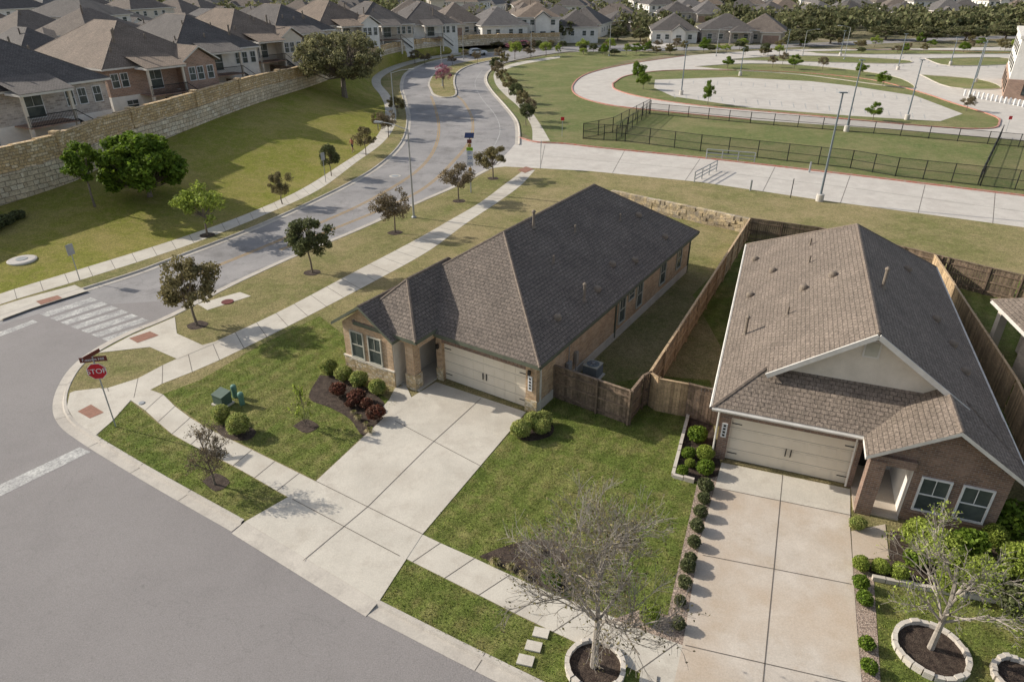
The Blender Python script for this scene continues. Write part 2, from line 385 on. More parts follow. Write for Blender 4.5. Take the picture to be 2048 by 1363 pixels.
# ------------------------------------------------------------------ ground
gm=MB(); gm.poly([(-1500,-200,0),(1500,-200,0),(1500,2500,0),(-1500,2500,0)],m_far); gm.build('ground')
K1a=px([(1900,1800),(1500,1590),(1090,1368),(920,1285),(757,1203)])
K1b=cat(px([(490,1043),(340,960),(240,902),(188,870),(150,842),(135,812),(141,775),(165,735),(205,702),(270,668),(350,634),(470,572),(600,512),(720,462),(830,412),(920,372),(985,338)]),5)
KR=cat(px([(1040,290),(1040,262),(1034,240),(1012,212),(984,180),(974,158),(985,140),(1020,124),(1100,109),(1200,99),(1330,95)]),5)
KL=cat(px([(-420,760),(-150,680),(0,634),(80,606),(160,580),(270,545),(350,515),(470,470),(560,432),(640,395),(700,365),(750,335),(790,300),(808,270),(813,235),(806,200),(800,170),(815,143),(870,122),(960,108),(1100,96),(1330,88)]),5)
road=K1a+K1b+KR+KL[::-1]+px([(-900,900),(-1400,2000),(-300,3000)])
sheet('road',road,.004,m_asph2)
loc=K1a+K1b[:56]+px([(350,600),(120,615),(0,650),(-420,800),(-900,950),(-1400,2000),(-300,2990)])
sheet('residential_street',loc,.008,m_asph)
lot=K1a+K1b+px([(1010,335),(1070,338),(1180,344),(1400,366),(1640,402),(2048,457),(2400,505),(3200,900),(3000,1900)])
sheet('lawn',lot,.10,m_dry)
def kerb(name,path,flip=1):
    mb=MB(); prof=[(-.02,.105),(0,.125),(.13,.12),(.19,.03),(.62,.018)]
    prof=[(o*flip,z) for o,z in prof]
    if flip>0: prof=prof[::-1]
    sweep(mb,path,prof,m_kerb)
    P=resamp(path,max(2,int(plen(path)/3)))
    for i in range(1,len(P)-1):
        d=(P[i+1]-P[i]).normalized(); w=Vector((-d.y,d.x,0))*flip; a=P[i]
        if a.y>90: continue
        mb.poly([a+w*.19-d*.012+Vector((0,0,.036)),a+w*.62-d*.012+Vector((0,0,.022)),a+w*.62+d*.012+Vector((0,0,.022)),a+w*.19+d*.012+Vector((0,0,.036))],m_joint)
        mb.poly([a-d*.012+Vector((0,0,.129)),a+w*.13-d*.012+Vector((0,0,.124)),a+w*.13+d*.012+Vector((0,0,.124)),a+d*.012+Vector((0,0,.129))],m_joint)
    return mb.build(name)
kerb('kerb',K1a); kerb('kerb',K1b); kerb('kerb',KR,1); kerb('kerb',KL,-1)
mb=MB()
ap=px([(757,1203),(490,1043)],.10)
N=Vector((-(ap[1]-ap[0]).y,(ap[1]-ap[0]).x,0)).normalized()
lo=[p+N*.62 for p in ap]
mb.poly([(ap[0].x,ap[0].y,.115),(ap[1].x,ap[1].y,.115),(lo[1].x,lo[1].y,.02),(lo[0].x,lo[0].y,.02)][::-1],m_kerb)
mb.build('dropped_kerb')
SWu=[(-420,705),(-150,640),(0,587),(150,541),(300,495),(400,462),(500,425),(600,380),(680,330),(738,290),(766,250),(770,215),(760,190),(744,168),(750,150),(790,130),(860,113),(960,101)]
SWl=[(-420,735),(-150,662),(0,608),(160,560),(330,506),(430,470),(540,425),(640,378),(712,325),(765,286),(790,250),(791,215),(778,188),(762,168),(768,152),(805,134),(870,117),(960,104)]
su=cat(px(SWu,.1),5)
sheet('verge',KL[:int(len(KL)*.9)]+su[::-1],.10,m_dry)
walk('footpath',SWu,SWl,.106,m_conc,1.6)
WB=[(-420,545,1.0),(-150,455,1.2),(0,412,1.5),(150,362,1.9),(230,322,2.2),(400,250,3.0),(520,205,3.0),(630,170,3.0),(700,141,3.0),(745,119,2.8),(800,104,2.4),(880,93,2.0),(980,86,1.6),(1120,82,1.2)]
wb=cat(px(WB),5)
n=60
A=resamp(su,n); B=resamp(wb[:-10],n); mb=MB(); rows=8
def hp(i,j):
    t=j/(rows-1); p=A[i].lerp(B[i],t); s=t*t*(3-2*t)*.6+t*.4; p.z=.1+(B[i].z-.1)*s; return p
for i in range(n-1):
    for j in range(rows-1): mb.poly([hp(i,j),hp(i+1,j),hp(i+1,j+1),hp(i,j+1)],m_hill)
mb.build('grass_embankment')
mb=MB(); WT=cat(px([(-420,400,6.0),(-150,345,5.9),(0,305,5.8),(230,236,6.2),(430,176,6.4),(600,139,6.0),(700,116,5.5),(760,104,4.8),(860,86,4.0),(980,76,3.6),(1120,72,3.2)]),5)
nb=90; b_=resamp(wb,nb)
def topz(y):
    best=min(WT,key=lambda p:abs(p.y-y)); return best.z
for i in range(nb-1):
    p,q=b_[i],b_[i+1]; d=(q-p); d.z=0; d.normalize(); nrm=Vector((-d.y,d.x,0))
    zt=max(p.z+1.9,topz(p.y))
    zm=p.z+(zt-p.z)*.55
    for o0,z0,z1,m in ((0,-.5+min(p.z,q.z),zm,m_wallst2),(.25,zm,zt,m_wallst)):
        a=p+nrm*o0;b=q+nrm*o0;c=q+nrm*(.7);e=p+nrm*(.7)
        mb.prism([(a.x,a.y),(b.x,b.y),(c.x,c.y),(e.x,e.y)],z0,z1,m)
    a=p+nrm*.17;b=q+nrm*.17;c=q+nrm*.78;e=p+nrm*.78
    mb.prism([(a.x,a.y),(b.x,b.y),(c.x,c.y),(e.x,e.y)],zt+.002,zt+.12,m_wallst)
    if i%5==0:
        mb.prism([(p.x+nrm.x*k+d.x*l,p.y+nrm.y*k+d.y*l) for k,l in ((.1,-.3),(.1,.3),(.85,.3),(.85,-.3))],zm+.003,zt+.3,m_wallst)
mb.build('stone_boundary_wall')
pad=[p+Vector((-.5,.3,0)) for p in wb]+[Vector((20,700,0)),Vector((-900,700,0)),Vector((-900,40,0)),Vector((-75,25,0))]
sheet('terrace_ground',pad,2.9,m_far)
drive=px([(972,350),(1010,338),(1070,338),(1180,344),(1400,366),(1640,402),(2048,457),(2400,505),(2400,432),(2048,392),(1700,350),(1400,316),(1200,296),(1130,288),(1075,285),(1040,276),(1020,300)])
sheet('school_driveway',drive,.014,m_lot)
mb=MB(); sweep(mb,cat(px([(1040,276),(1075,285),(1130,288),(1200,296),(1400,316),(1700,350),(2048,392),(2400,432)]),4),[(0,0),(0,.14),(-.2,.14),(-.2,0)],[m_red,m_red,m_red]); mb.build('red_kerb')
mb=MB()
for a,b in (((1250,300),(1225,346)),((1400,318),(1370,362)),((1550,334),(1525,384)),((1700,352),(1680,408)),((1850,370),(1835,430)),((1990,386),(1985,449)),((1090,290),(1080,338))):
    line(mb,px([a,b]),.05,.02,m_joint)
line(mb,px([(1090,312),(1400,340),(1700,376),(2048,424),(2300,455)]),.05,.02,m_joint); mb.build('driveway_joints')
fieldp=px([(1040,262),(1075,285),(1200,296),(1400,316),(1700,350),(2048,392),(2500,445),(2500,320),(2048,283),(1700,252),(1400,228),(1215,212),(1160,195),(1145,170),(1175,146),(1250,122),(1350,108),(1200,100),(1100,110),(1020,126),(985,142),(975,160),(984,180),(1012,212),(1034,240)])
sheet('school_field',fieldp,.006,m_field)
walk('footpath',[(1100,282),(1078,245),(1052,210),(1020,180),(1000,160),(1002,145),(1040,130),(1120,116)],[(1065,284),(1062,250),(1038,215),(1008,188),(990,165),(992,142),(1035,125),(1120,112)],.02,m_conc,2.)
lotp=cat(px([(1500,240),(1330,224),(1215,210),(1155,192),(1146,170),(1178,147),(1260,128),(1370,112),(1560,100),(1800,98),(2100,92)]),5)+px([(2600,90),(2600,335),(2048,281),(1800,260)])
sheet('school_parking_lot',lotp,.012,m_lot)
def red_edge(pts):
    mb=MB(); P=cat(px(pts),5); sweep(mb,P,[(-.12,0),(-.12,.13),(.12,.13),(.12,0)],[m_red,m_red,m_red]); mb.build('red_kerb')
isl=[(1225,168),(1232,180),(1285,195),(1400,212),(1600,230),(1850,253),(1975,258),(1998,246),(1985,232),(1900,205),(1840,185),(1740,160),(1600,146),(1450,141),(1330,142),(1255,152)]
sheet('parking_island',cat(px(isl+[isl[0]]),4),.02,m_field)
red_edge(isl+[isl[0]]); red_edge([(1500,240),(1330,224),(1215,210),(1155,192),(1146,170),(1178,147),(1260,128),(1370,112)])
red_edge([(1700,99),(1850,101),(2060,108)])
inner=px([(1310,160),(1460,155),(1620,163),(1700,172),(1830,192),(1925,228),(1880,243),(1700,232),(1500,216),(1345,193),(1308,176)])
sheet('parking_bays',inner,.028,m_lot)
mb=MB()
for i in range(22):
    t=i/21; a=S(1340+t*500,162+t*t*36); mid=S(1330+t*520,188+t*50)
    c=a.lerp(mid,.22); line(mb,[a,c],.15,.034,m_white)
    e=S(1350+t*500,196+t*42); f=e.lerp(a,.2); line(mb,[e,f],.15,.034,m_white)
for k in range(3):
    for i in range(26):
        a=S(1620+i*17,112+k*8+i*.2); b=S(1618+i*17,115.5+k*8+i*.2); line(mb,[a,b],.15,.034,m_white)
mb.build('parking_bay_lines')
for l in ([(1390,134),(1500,128),(1640,134),(1780,152),(1830,176),(1770,172),(1600,150),(1450,140)],[(1450,120),(1600,112),(1800,120),(1800,128),(1600,124)],[(1850,118),(2000,116),(2040,128),(1900,132)],[(1840,150),(1960,160),(2000,178),(1900,175)],[(1600,104),(1800,101),(2100,104),(2100,108),(1700,109)]):
    sheet('parking_island',cat(px(l+[l[0]]),4),.036,m_field)
    mbx=MB(); sweep(mbx,cat(px(l+[l[0]]),4),[(-.08,.0),(-.08,.13),(.08,.13),(.08,0)],m_kerb); mbx.build('island_kerb')
far_=cat(px([(1120,101),(1260,99),(1420,97),(1620,90),(1850,80),(2100,72)]),5)
mb=MB(); line(mb,far_,9,.02,m_asph2); mb.build('far_road')
for i,(a,b) in enumerate((((600,46),(1300,62)),((1100,30),(2100,44)),((1300,95),(1560,40)))):
    mb=MB(); line(mb,px([a,b]),8,.016+i*.004,m_lot); mb.build('far_road')
med=cat(px([(862,180),(858,168),(868,150),(892,136),(935,124),(990,115),(998,118),(945,130),(915,145),(908,165),(912,190),(890,196),(868,190),(862,180)]),4)
mb=MB(); mb.prism([(p.x,p.y) for p in med[:-1]],0,.13,m_dry,m_kerb); mb.build('median_island')
mb=MB(); sweep(mb,[Vector((p.x,p.y,.0)) for p in med],[(-.15,.0),(-.15,.14),(.15,.14),(.15,0)],m_kerb); mb.build('median_kerb')
# ---- near pavements
A_up=[(150,782),(245,770),(300,742),(355,716),(440,678),(560,622),(700,548),(830,480),(900,440),(960,405),(1010,368),(1048,340)]
A_lo=[(192,872),(262,800),(312,772),(380,745),(455,712),(600,640),(760,556),(860,500),(930,448),(990,408),(1040,372),(1070,340)]
walk('pavement',A_up,A_lo,.108,m_conc,1.5)
B_up=[(290,775),(312,775),(350,812),(405,850),(480,887),(632,962),(845,1068),(960,1120),(1090,1180),(1240,1238),(1400,1300),(1560,1370),(1900,1520)]
B_lo=[(262,800),(285,815),(345,868),(400,897),(480,938),(585,998),(800,1110),(940,1180),(1060,1240),(1200,1306),(1330,1368),(1480,1440),(1800,1590)]
walk('pavement',B_up,B_lo,.113,m_conc,1.45)
sheet('ramp_concrete',px([(196,706),(260,672),(350,634),(354,667),(405,690),(450,678),(355,718),(300,694),(210,704)],.1),.118,m_conc)
sheet('ramp_concrete',px([(140,786),(150,782),(200,776),(262,800),(225,842),(190,872),(152,845),(134,814)],.1),.122,m_conc)
sheet('ramp_concrete',px([(45,598),(150,570),(175,582),(60,618),(0,640),(0,612)],.1),.118,m_conc)
sheet('tactile_pad',px([(258,676),(300,662),(318,670),(275,685)],.13),.128,m_pad)
sheet('tactile_pad',px([(155,822),(182,808),(208,824),(180,836)],.13),.128,m_pad)
sheet('tactile_pad',px([(72,602),(115,590),(125,596),(82,609)],.13),.128,m_pad)
sheet('tactile_pad',px([(1035,340),(1052,333),(1068,338),(1050,346)],.13),.128,m_pad)
sheet('utility_pad',px([(395,608),(480,584),(502,592),(415,620)],.1),.112,m_conc)
LAWNS=[]; BEDS=[]
def lawn(pts,name='front_lawn'):
    P=px(pts,.1); LAWNS.append(P); sheet(name,P,.104,m_lawn)
lawn([(325,788),(400,760),(520,690),(640,632),(700,680),(690,745),(780,800),(800,800),(632,960),(480,885),(405,848),(350,808)])
lawn([(262,803),(345,870),(480,940),(583,999),(490,1042),(192,874)])
lawn([(800,1112),(940,1182),(1060,1242),(1200,1308),(1330,1370),(1500,1450),(1200,1425),(920,1285),(760,1200)])
lawn([(1085,800),(1300,750),(1420,760),(1440,830),(1345,940),(1400,960),(1340,1270),(1090,1180),(845,1068),(1050,830)])
lawn([(1720,1150),(1950,1190),(2300,1260),(2300,1500),(1760,1420)])
sheet('back_lawn',px([(1385,590),(1500,470),(1400,440),(1700,500),(2200,590),(2400,1000),(2100,900),(1500,800)],.1),.102,m_lawn)
d1=px([(872,764),(1052,824),(845,1068),(757,1204),(490,1043),(632,962),(790,815)],.1)
BEDS.append(d1); sheet('driveway',d1,.122,m_conc)
sheet('front_walk',px([(770,842),(828,806),(812,770),(790,776),(778,800),(758,822)],.1),.1262,m_conc)
mb=MB()
for l in ([(962,797),(860,890),(737,1012),(607,1121)],[(790,842),(965,934)],[(632,962),(845,1068)],[(585,998),(800,1112)]):
    line(mb,px(l,.1),.03,.1305,m_joint)
mb.build('driveway_joints')
d2=px([(1443,925),(1700,978),(1700,1060),(1713,1250),(1735,1500),(1340,1400),(1365,1290),(1400,1080)],.1)
BEDS.append(d2); sheet('driveway',d2,.122,m_conc2)
sheet('driveway_patch',px([(1443,925),(1700,978),(1700,1030),(1430,975)],.1),.126,m_conc)
mb=MB()
for l in ([(1565,950),(1548,1130),(1520,1420)],[(1405,1110),(1702,1168)],[(1370,1290),(1718,1370)],[(1430,975),(1700,1030)]):
    line(mb,px(l,.1),.03,.131,m_joint)
mb.build('driveway_joints')
sheet('front_walk',px([(1702,1062),(1770,1048),(1778,1118),(1705,1116)],.1),.124,m_conc2)
def blob(pts,name,z,mat):
    P=cat(px(pts+[pts[0]],.1),4)[:-1]; BEDS.append(P); sheet(name,P,z,mat)
def bed(pts,name,z,mat):
    P=px(pts,.1); BEDS.append(P); sheet(name,P,z,mat)
blob([(640,750),(618,795),(660,815),(700,838),(728,872),(762,845),(772,812),(740,780),(690,755)],'mulch_bed',.117,m_mulch)
blob([(1022,868),(1055,882),(1100,872),(1105,850),(1060,845)],'mulch_bed',.118,m_mulch)
blob([(958,1112),(1010,1092),(1075,1078),(1130,1098),(1135,1180),(1080,1172),(1020,1142)],'mulch_bed',.1185,m_mulch)
blob([(425,852),(450,875),(495,880),(512,862),(480,848)],'mulch_bed',.118,m_mulch)
blob([(586,852),(612,866),(638,852),(612,838)],'mulch_bed',.118,m_mulch)
blob([(404,962),(432,982),(460,964),(432,946)],'mulch_bed',.118,m_mulch)
bed([(1395,962),(1440,950),(1400,1080),(1366,1290),(1225,1238),(1290,1215),(1335,1230)],'gravel_bed',.1155,m_gravel)
bed([(1700,1120),(1745,1125),(1770,1500),(1735,1500),(1713,1250)],'gravel_bed',.1155,m_gravel)
bed([(1376,832),(1425,850),(1440,925),(1443,950),(1388,965),(1345,953)],'mulch_bed',.1195,m_mulch)
bed([(1780,1060),(1960,1090),(2200,1150),(2200,1230),(1950,1190),(1790,1165),(1703,1130),(1778,1118)],'mulch_bed',.1195,m_mulch)
def ring(u,v,r,name='stone_tree_ring'):
    c=S(u,v,.1); mb=MB(); n=22
    BEDS.append([Vector((c.x+(r+.1)*math.cos(2*math.pi*i/n),c.y+(r+.1)*math.sin(2*math.pi*i/n),.1)) for i in range(n)])
    mb.poly([(c.x+r*math.cos(2*math.pi*i/n),c.y+r*math.sin(2*math.pi*i/n),.15) for i in range(n)],m_mulch)
    for i in range(n):
        t=2*math.pi*(i+.5)/n; q=Vector((math.cos(t),math.sin(t),0)); w=Vector((-q.y,q.x,0)); hh=U(.09,.13)
        mb.boxv(c+q*(r+U(-.02,.02))+Vector((0,0,hh-.02)),q*.07+w*U(-.01,.01),w*(math.pi*r/n*.93),(0,0,hh),m_found)
    mb.build(name)
ring(1190,1333,.85); ring(1860,1302,1.02); ring(2040,1360,.7)
def edging(pts,name='stone_edging'):
    P=px(pts,.1); mb=MB()
    for i in range(len(P)-1):
        d=P[i+1]-P[i]; L=d.length; d.normalize(); w=Vector((-d.y,d.x,0)); k=max(1,int(L/.4))
        for j in range(k):
            h=U(.08,.11); mb.boxv(P[i]+d*(L*(j+.5)/k)+Vector((0,0,h)),d*(L/k*.47),w*.07,(0,0,h),m_found)
    mb.build(name)
edging([(1376,832),(1345,953),(1388,965)]); edging([(1742,1158),(1850,1178),(1960,1198),(2100,1222)])
mb=MB()
for u,v in ((1082,1266),(1067,1293),(1051,1321),(1296,1358)):
    c=S(u,v,.1); mb.boxv(c+Vector((0,0,.04)),(.24,-.06,0),(.05,.17,0),(0,0,.03),m_conc)
    BEDS.append([c+Vector(q) for q in ((-.3,-.15,0),(.25,-.28,0),(.3,.15,0),(-.25,.28,0))])
mb.build('stepping_stones')
rg=np.random.default_rng(3); pts=[]
for P,den in [(l,d_) for l,d_ in zip(LAWNS,(110,130,150,120,140))]:
    xs=[p.x for p in P]; ys=[p.y for p in P]
    area=(max(xs)-min(xs))*(max(ys)-min(ys)); Q=np.stack([rg.uniform(min(xs),max(xs),int(area*den)),rg.uniform(min(ys),max(ys),int(area*den))],1)
    Q=Q[inpoly(P,Q)&(Q[:,1]>9.5)]
    for Bp in BEDS: Q=Q[~inpoly(Bp,Q)]
    pts.append(Q)
Q=np.concatenate(pts); N_=len(Q)
th=rg.uniform(0,6.283,N_); w_=rg.uniform(.012,.028,N_); hh=rg.uniform(.03,.075,N_); ln=rg.uniform(-.05,.05,(N_,2))
dx=np.cos(th)*w_; dy=np.sin(th)*w_; z0=np.full(N_,.10)
tri=np.stack([np.stack([Q[:,0]-dx,Q[:,1]-dy,z0],1),np.stack([Q[:,0]+dx,Q[:,1]+dy,z0],1),np.stack([Q[:,0]+ln[:,0],Q[:,1]+ln[:,1],z0+hh],1)],1).reshape(-1,3)
me=bpy.data.meshes.new('lawn_grass_blades'); me.vertices.add(3*N_); me.vertices.foreach_set('co',tri.ravel().astype(np.float32))
me.loops.add(3*N_); me.loops.foreach_set('vertex_index',np.arange(3*N_,dtype=np.int32)); me.polygons.add(N_); me.polygons.foreach_set('loop_start',np.arange(0,3*N_,3,dtype=np.int32)); me.polygons.foreach_set('loop_total',np.full(N_,3,dtype=np.int32))
me.materials.append(l_blade); me.update(calc_edges=True); me.validate(); put('lawn_grass_blades',me)
mb=MB()
for i in range(8):
    x=80+20.5*i; y=628+8.2*i; P=px([(x,y),(x+102,y-33),(x+116,y-28),(x+14,y+5.5)]); mb.poly([(p.x,p.y,.013) for p in P][::-1],m_white)
P=px([(-300,1110),(160,894),(182,903),(-300,1140)]); mb.poly([(p.x,p.y,.013) for p in P][::-1],m_white)
P=px([(-100,700),(66,640),(76,644),(-100,712)]); mb.poly([(p.x,p.y,.013) for p in P][::-1],m_white)
mb.build('road_markings')
mb=MB()
for l,o in (([(335,572),(500,505),(640,446),(740,400),(830,345),(868,300),(878,255),(870,215),(862,192)],0),([(560,500),(760,420),(850,375),(905,325),(940,280),(945,240),(928,205),(914,192)],0)):
    P=cat(px(l),5)
    for off in (-.11,.11):
        sweep(mb,[Vector((p.x,p.y,.0)) for p in P],[(off+.045,.012),(off-.045,.012)],m_yellow)
sweep(mb,cat(px([(985,300),(1000,262),(990,230),(962,195),(950,165),(965,140)]),5),[(.05,.012),(-.05,.012)],m_white)
mb.build('road_centre_lines')
def disc(name,u,v,r,z,mat,rim=None):
    c=S(u,v,z); mb=MB()
    if rim: mb.lathe((c.x,c.y,z-.03),[(r*1.5,.0),(r*1.5,.03)],rim,24)
    mb.lathe((c.x,c.y,z),[(r,0),(r,.012),(r*.9,.016)],mat,20); mb.build(name)
disc('manhole_cover',790,352,.4,.01,m_metal,m_kerb); disc('manhole_cover',455,603,.38,.125,m_signbrown); disc('manhole_cover',283,805,.15,.13,m_metal)
c=S(45,522,.3); mb=MB(); mb.lathe((c.x,c.y,.2),[(.95,0),(.95,.22),(.85,.26),(.4,.27)],m_lot,24); mb.lathe((c.x,c.y,.46),[(.38,.0),(.38,.04)],m_metal,16); mb.build('concrete_storm_inlet')
# ------------------------------------------------------------------ houses
def hip(mb,a0,a1,b0,b1,ze,pitch,mat,fas,front=True,cap=True):
    w=min(a1-a0,b1-b0)/2; zr=ze+w*pitch
    if (b1-b0)>=(a1-a0): r0=((a0+a1)/2,b0+w,zr); r1=((a0+a1)/2,b1-w,zr)
    else: r0=(a0+w,(b0+b1)/2,zr); r1=(a1-w,(b0+b1)/2,zr)
    A=(a0,b0,ze);B=(a1,b0,ze);C=(a1,b1,ze);D=(a0,b1,ze)
    if (b1-b0)>=(a1-a0):
        fs=[[A,B,r0],[B,C,r1,r0],[C,D,r1],[D,A,r0,r1]]
        hips=[(A,r0),(B,r0),(C,r1),(D,r1),(r0,r1)]
    else:
        fs=[[A,B,r1,r0],[B,C,r1],[C,D,r0,r1],[D,A,r0]]
        hips=[(A,r0),(B,r1),(C,r1),(D,r0),(r0,r1)]
    for f in fs: mb.poly(f,mat)
    for p,q in ((A,B),(B,C),(C,D),(D,A)):
        mb.poly([(p[0],p[1],ze-.2),(q[0],q[1],ze-.2),q,p],fas)
    mb.poly([(p[0],p[1],ze-.2) for p in (D,C,B,A)],m_soffit)
    if cap:
        for p,q in hips:
            mb.tube(Vector(p)-Vector((0,0,.05)),Vector(q)-Vector((0,0,.05)),.08,.08,m_cap,6)
    return r0,r1
def gable(mb,a0,a1,b0,b1,ze,pitch,mat,fas,back=False):
    am=(a0+a1)/2; zr=ze+(a1-a0)/2*pitch; t=.16
    mb.poly([(a0,b1,ze),(a0,b0,ze),(am,b0,zr),(am,b1,zr)],mat); mb.poly([(a1,b0,ze),(a1,b1,ze),(am,b1,zr),(am,b0,zr)],mat)
    mb.poly([(am,b0,zr-t),(am,b0,zr),(a0,b0,ze),(a0,b0,ze-t)],fas); mb.poly([(am,b0,zr),(am,b0,zr-t),(a1,b0,ze-t),(a1,b0,ze)],fas)
    mb.poly([(a0,b0,ze-t),(a0,b0,ze),(a0,b1,ze),(a0,b1,ze-t)],fas); mb.poly([(a1,b0,ze),(a1,b0,ze-t),(a1,b1,ze-t),(a1,b1,ze)],fas)
    mb.poly([(a0,b0,ze-t),(a0,b1,ze-t),(am,b1,zr-t),(am,b0,zr-t)],m_soffit); mb.poly([(a1,b1,ze-t),(a1,b0,ze-t),(am,b0,zr-t),(am,b1,zr-t)],m_soffit)
    mb.tube((am,b0,zr-.05),(am,b1,zr-.05),.08,.08,m_cap,6)
def window(mb,c,t,n,w,h,fr=None,mull=1,sill=None,f=.035):
    fr=fr or m_frame; c=Vector(c);t=Vector(t);n=Vector(n);z=Vector((0,0,1))
    mb.boxv(c+n*.012,t*(w/2),n*.012,z*(h/2),m_glass)
    mb.boxv(c+n*.03+z*(h/2),t*(w/2+f),n*.04,z*f,fr); mb.boxv(c+n*.03-z*(h/2),t*(w/2+f),n*.05,z*f,fr)
    for s_ in (-1,1): mb.boxv(c+n*.03+t*(s_*w/2),t*f,n*.04,z*(h/2-f),fr)
    mb.boxv(c+n*.03,t*(w/2-f),n*.02,z*.025,fr)
    if mull: mb.boxv(c+n*.028+z*(h/4),t*.012,n*.018,z*(h/4-f),fr)
    if sill: mb.boxv(c+n*.04-z*(h/2+.11),t*(w/2+.12),n*.06,z*.05,sill)
def garage(emp,a0,a1,b,z0,z1):
    mb=MB(); mb.box(a0,a1,b,b+.04,z0,z1,m_garage)
    R=4;C=8; pw=(a1-a0)/C; ph=(z1-z0)/R
    for i in range(R):
        mb.box(a0,a1,b-.004,b-.001,z0+ph*i-.006,z0+ph*i+.006,m_joint)
        for j in range(C):
            mb.box(a0+pw*(j+.12),a0+pw*(j+.88),b-.014,b-.001,z0+ph*(i+.16),z0+ph*(i+.84),m_garage)
    am=(a0+a1)/2
    for s_ in (-1,1):
        mb.box(am+s_*.1-.02,am+s_*.1+.02,b-.06,b-.02,z0+.75,z0+1.1,m_black)
        for zz in (z0+.35,z1-.35):
            x=a0+.05 if s_<0 else a1-.45; mb.box(x,x+.4,b-.035,b-.021,zz-.02,zz+.02,m_black)
    mb.build('garage_door',emp)
def vents(mb,M,pts,plane_p,plane_n):
    inv=M.inverted()
    for u,v,k in pts:
        p=inv@RP(u,v,M@Vector(plane_p),(M.to_3x3()@Vector(plane_n)))
        if k=='p': mb.tube(p,p+Vector((0,0,.4)),.05,.05,m_pipe,7,True); mb.lathe(p-Vector((0,0,.02)),[(.12,0),(.06,.08)],m_pipe,8)
        elif k=='t': mb.tube(p,p+Vector((0,0,.9)),.07,.07,m_pipe,8,True); mb.lathe(p+Vector((0,0,.85)),[(.11,0),(.12,.06),(.04,.14)],m_pipe,8); mb.lathe(p-Vector((0,0,.02)),[(.17,0),(.08,.12)],m_pipe,8)
        else: mb.lathe(p-Vector((0,0,.03)),[(.2,0),(.2,.17),(.14,.26),(.02,.29)],m_pipe,12)
# ---- house 1
O1=Vector((1.26,26.45,0)); R1=math.radians(-32.5)
h1=empty('brick_house',O1,R1); M1=Matrix.Translation(O1)@Matrix.Rotation(R1,4,'Z')
X=(1,0,0);NX=(-1,0,0);Y=(0,1,0);NY=(0,-1,0)
mb=MB()
mb.box(-10.6,-7.62,.7,21.1,0,3.0,m_brick1); mb.box(-7.62,-6.3,2.2,21.08,0,3.0,m_stucco); mb.box(-6.3,-.4,.7,21.1,0,3.0,m_brick1)
mb.box(-6.3,-5.93,.4,.7,0,2.9,m_brick1); mb.box(-.98,-.4,.4,.7,0,2.9,m_brick1); mb.box(-5.93,-.98,.42,.7,2.32,2.9,m_brick1)
mb.box(-10.9,-7.6,-1.4,.7,0,2.95,m_brick1)
mb.poly([(-10.9,-1.4,2.95),(-7.6,-1.4,2.95),(-9.25,-1.4,4.2)],m_brick1)
mb.box(-7.59,-7.56,-1.38,2.19,.1,2.93,m_stucco)
for i in range(22):
    mb.box(-5.93+i*.225,-5.93+i*.225+.2,.395,.42,2.33,2.62,m_brick2)
mb.build('walls',h1)
mb=MB()
mb.box(-10.96,-7.55,-1.47,-1.402,0,1.0,m_stone1); mb.box(-10.97,-10.902,-1.4,.69,0,1.0,m_stone1)
mb.box(-10.99,-7.53,-1.5,-1.401,1.0,1.06,m_stucco)
mb.box(-1.0,-.34,.34,.398,0,.8,m_stone1); mb.box(-6.32,-5.9,.34,.398,0,.8,m_stone1)
mb.box(-7.1,-6.48,-1.15,-.55,0,.95,m_stone1); mb.box(-7.05,-6.53,-1.1,-.6,.95,2.7,m_brick1)
mb.build('stone_veneer',h1)
mb=MB(); mb.box(-7.56,-6.1,-1.12,-.58,2.7,3.1,m_brick1); mb.box(-6.6,-6.1,-.575,2.2,2.7,3.1,m_brick1); mb.box(-7.56,-6.31,-1.1,2.2,0,.16,m_conc)
mb.box(-7.35,-6.45,2.14,2.2,.16,2.5,m_black); mb.build('entry_porch',h1)
mb=MB(); mb.box(-.402,-.36,.42,21.08,0,.62,m_found); mb.box(-.4,-.33,9.0,9.12,.3,2.8,m_trim); mb.box(-.4,-.33,20.95,21.05,.1,2.8,m_trim); mb.box(-.4,-.34,.7,.78,.1,2.8,m_trimw)
mb.build('foundation_and_downspouts',h1)
garage(h1,-5.93,-.98,.6,.13,2.32)
mb=MB()
window(mb,(-9.95,-1.4,1.85),X,NY,.85,1.5,mull=1,sill=m_stucco); window(mb,(-8.75,-1.4,1.85),X,NY,.85,1.5,mull=1,sill=m_stucco)
for b,w,h,z in ((9.9,.8,1.6,1.75),(12.4,.8,1.6,1.75),(16.1,.9,1.5,1.8),(11.15,.8,.6,2.2),(19,.8,1.4,1.8)): window(mb,(-.4,b,z),Y,X,w,h)
for b in (3,7,12,16): window(mb,(-10.6,b,1.7),Y,NX,.9,1.5)
for a in (-8,-5,-3): window(mb,(a,21.1,1.6),X,Y,1.2,1.6)
mb.build('windows',h1)
mb=MB(); hip(mb,-11,0,0,21.5,3.0,.68,m_roof1,m_trim)
gable(mb,-11.3,-7.2,-1.8,2.5,2.98,.68,m_roof1,m_trim)
hip(mb,-10.1,-6.0,-1.45,6,3.2,1.0,m_roof1,m_trim)
mb.build('roof',h1)
mb=MB()
vents(mb,M1,[(1067,455,'t'),(1150,463,'p'),(1240,440,'p'),(1277,432,'v'),(1225,530,'v'),(1270,522,'v'),(1330,475,'v'),(1195,580,'v'),(1168,600,'t'),(1115,637,'v'),(1107,525,'p')],(0,5,3),(.5623,0,.827))
mb.build('roof_vents',h1)
